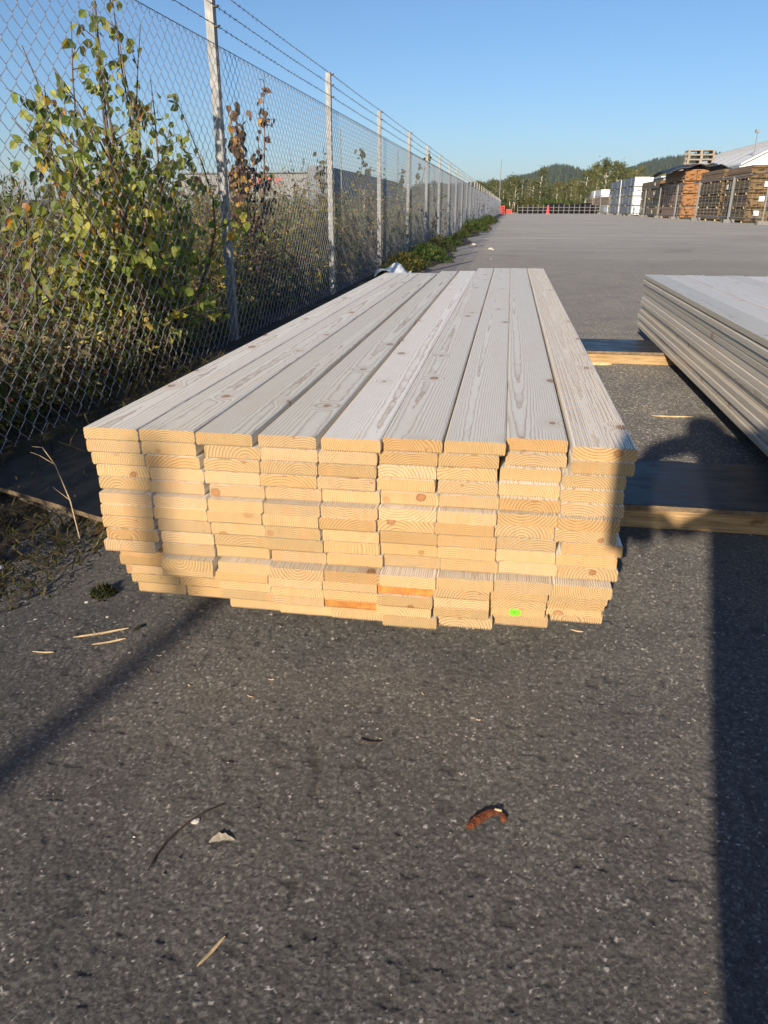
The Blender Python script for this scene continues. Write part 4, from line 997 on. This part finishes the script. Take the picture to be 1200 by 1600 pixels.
h = empty('low_hall', (24.6, 140, 0)); tag(h, 'long low pale grey hall behind the white wrapped packs', 'building')
s = Soup(); s.box(0, 25, 0, 150, 0, 5.6); s.build('wall', M['clad'], h)
s = Soup(); s.add([(-.5, -.5, 5.6), (25, -.5, 7.0), (25, 150, 7.0), (-.5, 150, 5.6), (-.5, -.5, 5.85), (25, -.5, 7.25), (25, 150, 7.25), (-.5, 150, 5.85)], BOXF); s.build('roof', M['roofc'], h)
s = Soup(); s.box(-3.5, -.02, 86, 96, 4.6, 5.2); s.build('canopy', M['yellowlath'], h)
s = Soup(); s.box(-2.2, -.02, 70, 74, 3.0, 9.5); s.build('vent_stack', M['clad'], h)

# timber packs: body of layers, laths below, paper tags
def pack(name, label, x, y, z, w, l, hh, side, end, group, tags=(), layers=9, wrap=False):
    o = empty(name, (x, y, z)); tag(o, label, 'timber pack', group)
    r = random.Random(int(x*31+y*17+z*7)); s = Soup(); dz = (hh-.12)/layers
    for i in range(layers):
        a, b = (0, 0) if wrap else (r.uniform(-.04, .04), r.uniform(-.07, .07))
        s.box(a, w+a, b, l+b, .12+i*dz, .12+(i+1)*dz-(.0 if wrap else .012), mi=0)
    me = s.mesh('body', [M[side], M[end]])
    mi = np.zeros(len(me.polygons), int); nn = np.empty(len(me.polygons)*3); me.polygons.foreach_get('normal', nn); mi[np.abs(nn.reshape(-1, 3)[:, 1]) > .8] = 1
    me.polygons.foreach_set('material_index', mi); link('body', me, None, o)
    for yy in np.linspace(.5, l-.6, 3):
        s = Soup(); s.box(-.03, w+.03, yy, yy+.12, .002, .118); s.build('lath', M['yellowlath'], o)
    for (ty, tz, face) in tags:
        s = Soup()
        if face == 'side': s.box(-.08, -.05, ty, ty+.35, tz, tz+.32)
        else: s.box(ty, ty+.35, -.10, -.07, tz, tz+.32)
        s.build('paper_tag', M['white'], o)
    if wrap:
        for yy in (l*.25, l*.75):
            s = Soup(); s.box(-.012, w+.012, yy, yy+.05, .12, hh+.012); s.build('strap', M['clad'], o)
    return o
lv = ['bottom', 'second', 'third', 'top']
for i in range(4):
    for c in range(2):
        tags = [(.5+.2*i, .45, 'end')] if c == 0 else [(.3, .5, 'end'), (.8, .3, 'end')]
        pack('timber_pack', f'dark brown pack, {lv[i]} of the pile before the white gable, ' + ('one tag on its end' if c == 0 else 'two tags on its end'), 15.6+c*1.55, 57, i*.90, 1.5, 6.3, .895, 'brown' if i % 2 else 'olive', 'brownend', 'dark brown packs', tags + ([(5.2, .4, 'side')] if c == 0 and i == 2 else []))
    pack('timber_pack', f'brown pack showing its long side, {lv[i]} of the pile beside orange ends', 15.6, 64.3, i*.92, 1.5, 7.2, .915, 'brown' if i in (0, 3) else 'olive', 'brownend', 'brown packs beside the orange ends')
    for c in range(2):
        pack('timber_pack', f'rosy brown pack with orange ends, {lv[i]} layer, ' + ('long side showing under the tarpaulin' if c == 0 else 'only its end showing'), 15.6+c*1.0, 78, i*1.06, .98, 9.6, 1.05, 'rose', 'orange', 'packs with orange ends', layers=8)
    pack('timber_pack', f'olive pack with square white tag, {lv[i]} of the pile beside wrapped packs', 15.6, 90.5, i*.94, 1.6, 12.0, .935, 'olive', 'brownend', 'olive packs with white tags', [(2.5, .4, 'side')])
for i in range(4):
    for j in range(2):
        pack('wrapped_pack', f'white plastic-wrapped pack with shade-painted sides, {lv[i]} layer, ' + ('next to the olive packs' if j == 0 else 'next to the far white packs'), 15.6, 109+j*13.5, i*1.17, 2.3, 12.8, 1.165, 'wrap_shade', 'wrapw', 'plastic wrapped packs', layers=1, wrap=True)
for j, (yy, top) in enumerate(((138, 2), (150, 3), (163, 3))):
    for i in range(top):
        pack('wrapped_pack', 'white plastic-wrapped timber pack far along the wire barrier beyond the nearer wrapped block' if i != 1 else 'brown unwrapped timber pack between white wrapped packs far along the barrier', 15.8, yy, i*1.35, 2.2, 10.5, 1.34, ('wrapw' if i != 1 else 'brown'), ('wrapw' if i != 1 else 'brownend'), 'far white packs' if i != 1 else 'far brown packs', layers=1 if i != 1 else 8, wrap=i != 1)
for c in range(2):
    pack('timber_pack', 'brown timber pack with orange ends in the rear row behind the piles', 18.0+c*1.7, 66, 2.76, 1.6, 7, 1.2, 'brown', 'orange', 'rear row packs')
    for i in range(3): pack('timber_pack', 'plain brown timber pack low in the rear row behind the piles', 18.8+c*1.7, 66, i*.92, 1.6, 7, .91, 'brown', 'brownend', 'low rear row packs')
# tarpaulin over the tall pile
bm = bmesh.new(); bmesh.ops.create_grid(bm, x_segments=22, y_segments=14, size=.5)
rg = np.random.default_rng(6)
for v in bm.verts:
    x, y = v.co.x, v.co.y
    v.co = Vector((x*6.4, y*10.5, .55 - 2.6*x*x - .18*abs(y)*2 + .10*math.sin(x*22+y*5)+.07*math.sin(y*31)+rg.normal(0, .03)))
me = bpy.data.meshes.new('tarpaulin'); bm.to_mesh(me); bm.free()
o = link('tarpaulin', me, M['tarp'], None, (17.2, 82.5, 4.22)); o.modifiers.new('thick', 'SOLIDIFY').thickness = .05
tag(o, 'dark tarpaulin draped over the tall timber pile with orange ends', 'tarpaulin')
def pallet_at(x, y, z, label):
    o = empty('pallet', (x, y, z)); tag(o, label, 'pallet', 'pallets on the tarpaulin')
    for i in range(5):
        s = Soup(); s.box(-1.2, 1.2, -.8+i*.34, -.56+i*.34, .34, .40); s.build('deck_board', M['pallet'], o)
    for i in range(3):
        for j in range(3):
            s = Soup(); s.box(-1.2+i*1.1, -1.0+i*1.1, -.8+j*.7, -.6+j*.7, .06, .34); s.build('block', M['pallet'], o)
        s = Soup(); s.box(-1.2, 1.2, -.8+i*.7, -.6+i*.7, 0, .06); s.build('bottom_board', M['pallet'], o)
for i, q in enumerate(('lowest', 'middle', 'topmost')): pallet_at(17.1+(i % 2)*.05, 80.5, 4.72+i*.405, f'wooden pallet, {q} of three on the tarpaulin')
# wire barrier in front of the piles
def barrier(y0, y1, z=2.9):
    o = empty('barrier_panel', (14.8, y0, 0)); L = y1-y0-.25
    tag(o, 'grey tubular mesh barrier panel standing in front of the timber piles', 'barrier', 'barrier panels before the timber piles')
    for yy in (0, L):
        s = Soup(); s.tube([(0, yy, .02), (0, yy, z)], .055, 6); s.build('upright', M['galv'], o)
        s = Soup(); s.box(-.35, .35, yy-.18, yy+.18, 0, .22); s.build('foot', M['concrete'], o)
    for zz in (.35, z-.03):
        s = Soup(); s.tube([(0, 0, zz), (0, L, zz)], .04, 6); s.build('rail', M['galv'], o)
    s = Soup()
    for yy in np.arange(.7, L, 1.1): s.tube([(0, yy, .35), (0, yy, z-.05)], .003, 3)
    for zz in np.arange(1.1, z-.5, .9): s.tube([(0, 0, zz), (0, L, zz)], .003, 3)
    s.build('wire_infill', M['wire'], o)
by = [50.2, 58, 68, 76.5, 85, 94, 104, 115, 127, 140, 154, 168]
for a, b_ in zip(by[:-1], by[1:]): barrier(a, b_)
# black pipes, rail posts and red things at the end of the yard
rs = random.Random(31)
pb = Soup()
for i in range(7):
    for j in range(6-(i % 2)): pb.tube([(j*.30+(i % 2)*.15, 0, .14+i*.25), (j*.30+(i % 2)*.15, 4, .14+i*.25)], .145, 9)
pbm = pb.mesh('pipe', [M['darkpipe']])
for i in range(9):
    o = link('pipe_stack', pbm, None, None, (1.3+i*1.62, 147+rs.uniform(-.6, .6), 0)); o.scale = (.86, 1, rs.uniform(.8, 1.0)*(.75 if i < 3 else 1)); tag(o, 'stack of black pipes behind the post rail at the end of the yard', 'pipes', 'black pipe stacks')
o = empty('post_rail', (1.0, 144.5, 0)); tag(o, 'low pale post-and-rail barrier before the black pipes', 'barrier')
for i in range(17):
    s = Soup(); s.tube([(i*.9, 0, 0), (i*.9, 0, 1.5)], .065, 6); s.build('post', M['concrete'], o)
for z in (.5, 1.0):
    s = Soup(); s.box(0, 14.4, -.09, -.03, z, z+.07); s.build('rail', M['concrete'], o)
bm = Soup(); t = np.linspace(0, 1, 6); bm.tube(np.stack([0*t, 0*t, .1+t*1.25], 1), .30-.16*t, 10); bm.box(-.36, .36, -.36, .36, 0, .1)
tag(bm.build('traffic_marker', M['pink'], None, (6.1, 139, 0)), 'bright red upright marker cone in front of the black pipes', 'marker')
for k, (x, y, nn) in enumerate(((-1.75, 132, 5), (-.55, 133, 3))):
    for i in range(nn):
        o = empty('red_crate', (x+rs.uniform(-.06, .06), y, i*.26)); wdt = 1.15 if k != 2 else .8
        tag(o, 'flat red steel crate stacked where the fence ends', 'crate', 'red crates at the end of the fence')
        s = Soup(); s.box(-wdt/2, wdt/2, 0, 1.2, .05, .09); s.build('floor', M['red'], o)
        for sx in (-1, 1):
            s = Soup(); s.box(sx*wdt/2-.03, sx*wdt/2+.03, 0, 1.2, 0, .25); s.build('side', M['red'], o)
        s = Soup(); s.box(-wdt/2+.035, wdt/2-.035, -.02, .03, .1, .235); s.build('front', M['red'], o)

# ================================================================= PHOTOGRAPHER (behind the lens, casts the shadow on the right)
def skin_body(name, joints, edges, radii, mat, parent=None, root=0, sub=1):
    me = bpy.data.meshes.new(name); me.from_pydata(joints, edges, []); o = link(name, me, mat, parent)
    md = o.modifiers.new('skin', 'SKIN'); md.use_smooth_shade = True
    for i, r in enumerate(radii):
        me.skin_vertices[0].data[i].radius = r if isinstance(r, tuple) else (r, r); me.skin_vertices[0].data[i].use_root = (i == root)
    o.modifiers.new('sub', 'SUBSURF').levels = sub; o.modifiers['sub'].render_levels = sub
    return o
person = empty('person', (.245, -.52, 0)); tag(person, 'person in a dark jacket stooping to hold up a phone', 'person')
J = [(0, 0, .86), (0, .03, 1.02), (-.01, .08, 1.18), (-.03, .12, 1.29), (-.06, .20, 1.35),
     (-.08, .26, 1.37), (-.10, .33, 1.37), (-.10, .38, 1.34),
     (-.17, .12, 1.36), (-.325, .25, 1.24), (-.315, .395, .885),
     (.15, .12, 1.36), (.21, .28, 1.14), (-.18, .395, .87),
     (-.09, 0, .80), (-.10, .05, .46), (-.10, .0, .08), (-.10, .15, .04),
     (.09, 0, .80), (.10, .05, .46), (.10, .0, .08), (.10, .15, .04)]
Eg = [(0, 1), (1, 2), (2, 3), (3, 4), (4, 5), (5, 6), (6, 7), (3, 8), (8, 9), (9, 10), (3, 11), (11, 12), (12, 13), (0, 14), (14, 15), (15, 16), (16, 17), (0, 18), (18, 19), (19, 20), (20, 21)]
Rd = [(.17, .13), (.165, .13), (.17, .125), (.13, .10), .055, .08, .105, .06, .07, .055, .032, .07, .055, .032, .10, .075, .05, .035, .10, .075, .05, .035]
skin_body('body', J, Eg, Rd, M['cloth'], person)
def hand(wrist, dirv, parent, side):
    jj = [wrist]; ee = []; rr = [.026]
    d_ = Vector(dirv).normalized(); upv = Vector((0, 0, 1)); sd_ = Vector((side, 0, 0))
    palm = Vector(wrist) + d_*.06; jj.append(tuple(palm)); ee.append((0, 1)); rr.append(.032)
    for i in range(4):
        b0 = palm + upv*(-.028+.018*i) + d_*.018; k1 = b0 + d_*.022 + sd_*.004; k2 = k1 - sd_*.024 + d_*.006; k3 = k2 - sd_*.018 - d_*.006
        n0 = len(jj); jj += [tuple(b0), tuple(k1), tuple(k2), tuple(k3)]; ee += [(1, n0), (n0, n0+1), (n0+1, n0+2), (n0+2, n0+3)]; rr += [.010, .009, .0085, .008]
    n0 = len(jj); t0 = palm + upv*.02 - d_*.03; t1 = t0 - sd_*.03 + upv*.012; t2 = t1 - sd_*.02 + d_*.012
    jj += [tuple(t0), tuple(t1), tuple(t2)]; ee += [(1, n0), (n0, n0+1), (n0+1, n0+2)]; rr += [.012, .010, .009]
    skin_body('hand', jj, ee, rr, M['skin'], parent)
hand((-.315, .39, .885), (.0, .45, .0), person, -1)
hand((-.185, .39, .87), (-.08, .4, .02), person, 1)
ph = bmesh.new(); bmesh.ops.create_cube(ph, size=1)
for v in ph.verts: v.co = Vector((v.co.x*.074, v.co.y*.008, v.co.z*.15))
bmesh.ops.bevel(ph, geom=list(ph.edges), offset=.003, segments=2, affect='EDGES')
me = bpy.data.meshes.new('phone'); ph.to_mesh(me); ph.free()
o = link('phone', me, M['phone'], None, (-.027, -.062, .892), (-PITCH, 0, YAW)); tag(o, 'dark phone held up in both hands by the stooping person', 'phone')

# ================================================================= HAZE (far hills fade a little)
hz = Soup(); hz.box(-3600, 3600, -700, 5100, -1.5, 240)
km = bpy.data.materials.new('haze_air'); km.use_nodes = True; nt = km.node_tree; nt.nodes.clear()
vo = nt.nodes.new('ShaderNodeVolumePrincipled'); vo.inputs['Color'].default_value = (.80, .87, .95, 1); vo.inputs['Density'].default_value = .00007; vo.inputs['Anisotropy'].default_value = 0.0
ou = nt.nodes.new('ShaderNodeOutputMaterial'); nt.links.new(vo.outputs[0], ou.inputs['Volume'])
tag(hz.build('haze', km), 'thin pale haze in the air over the yard', 'haze', kind='stuff')
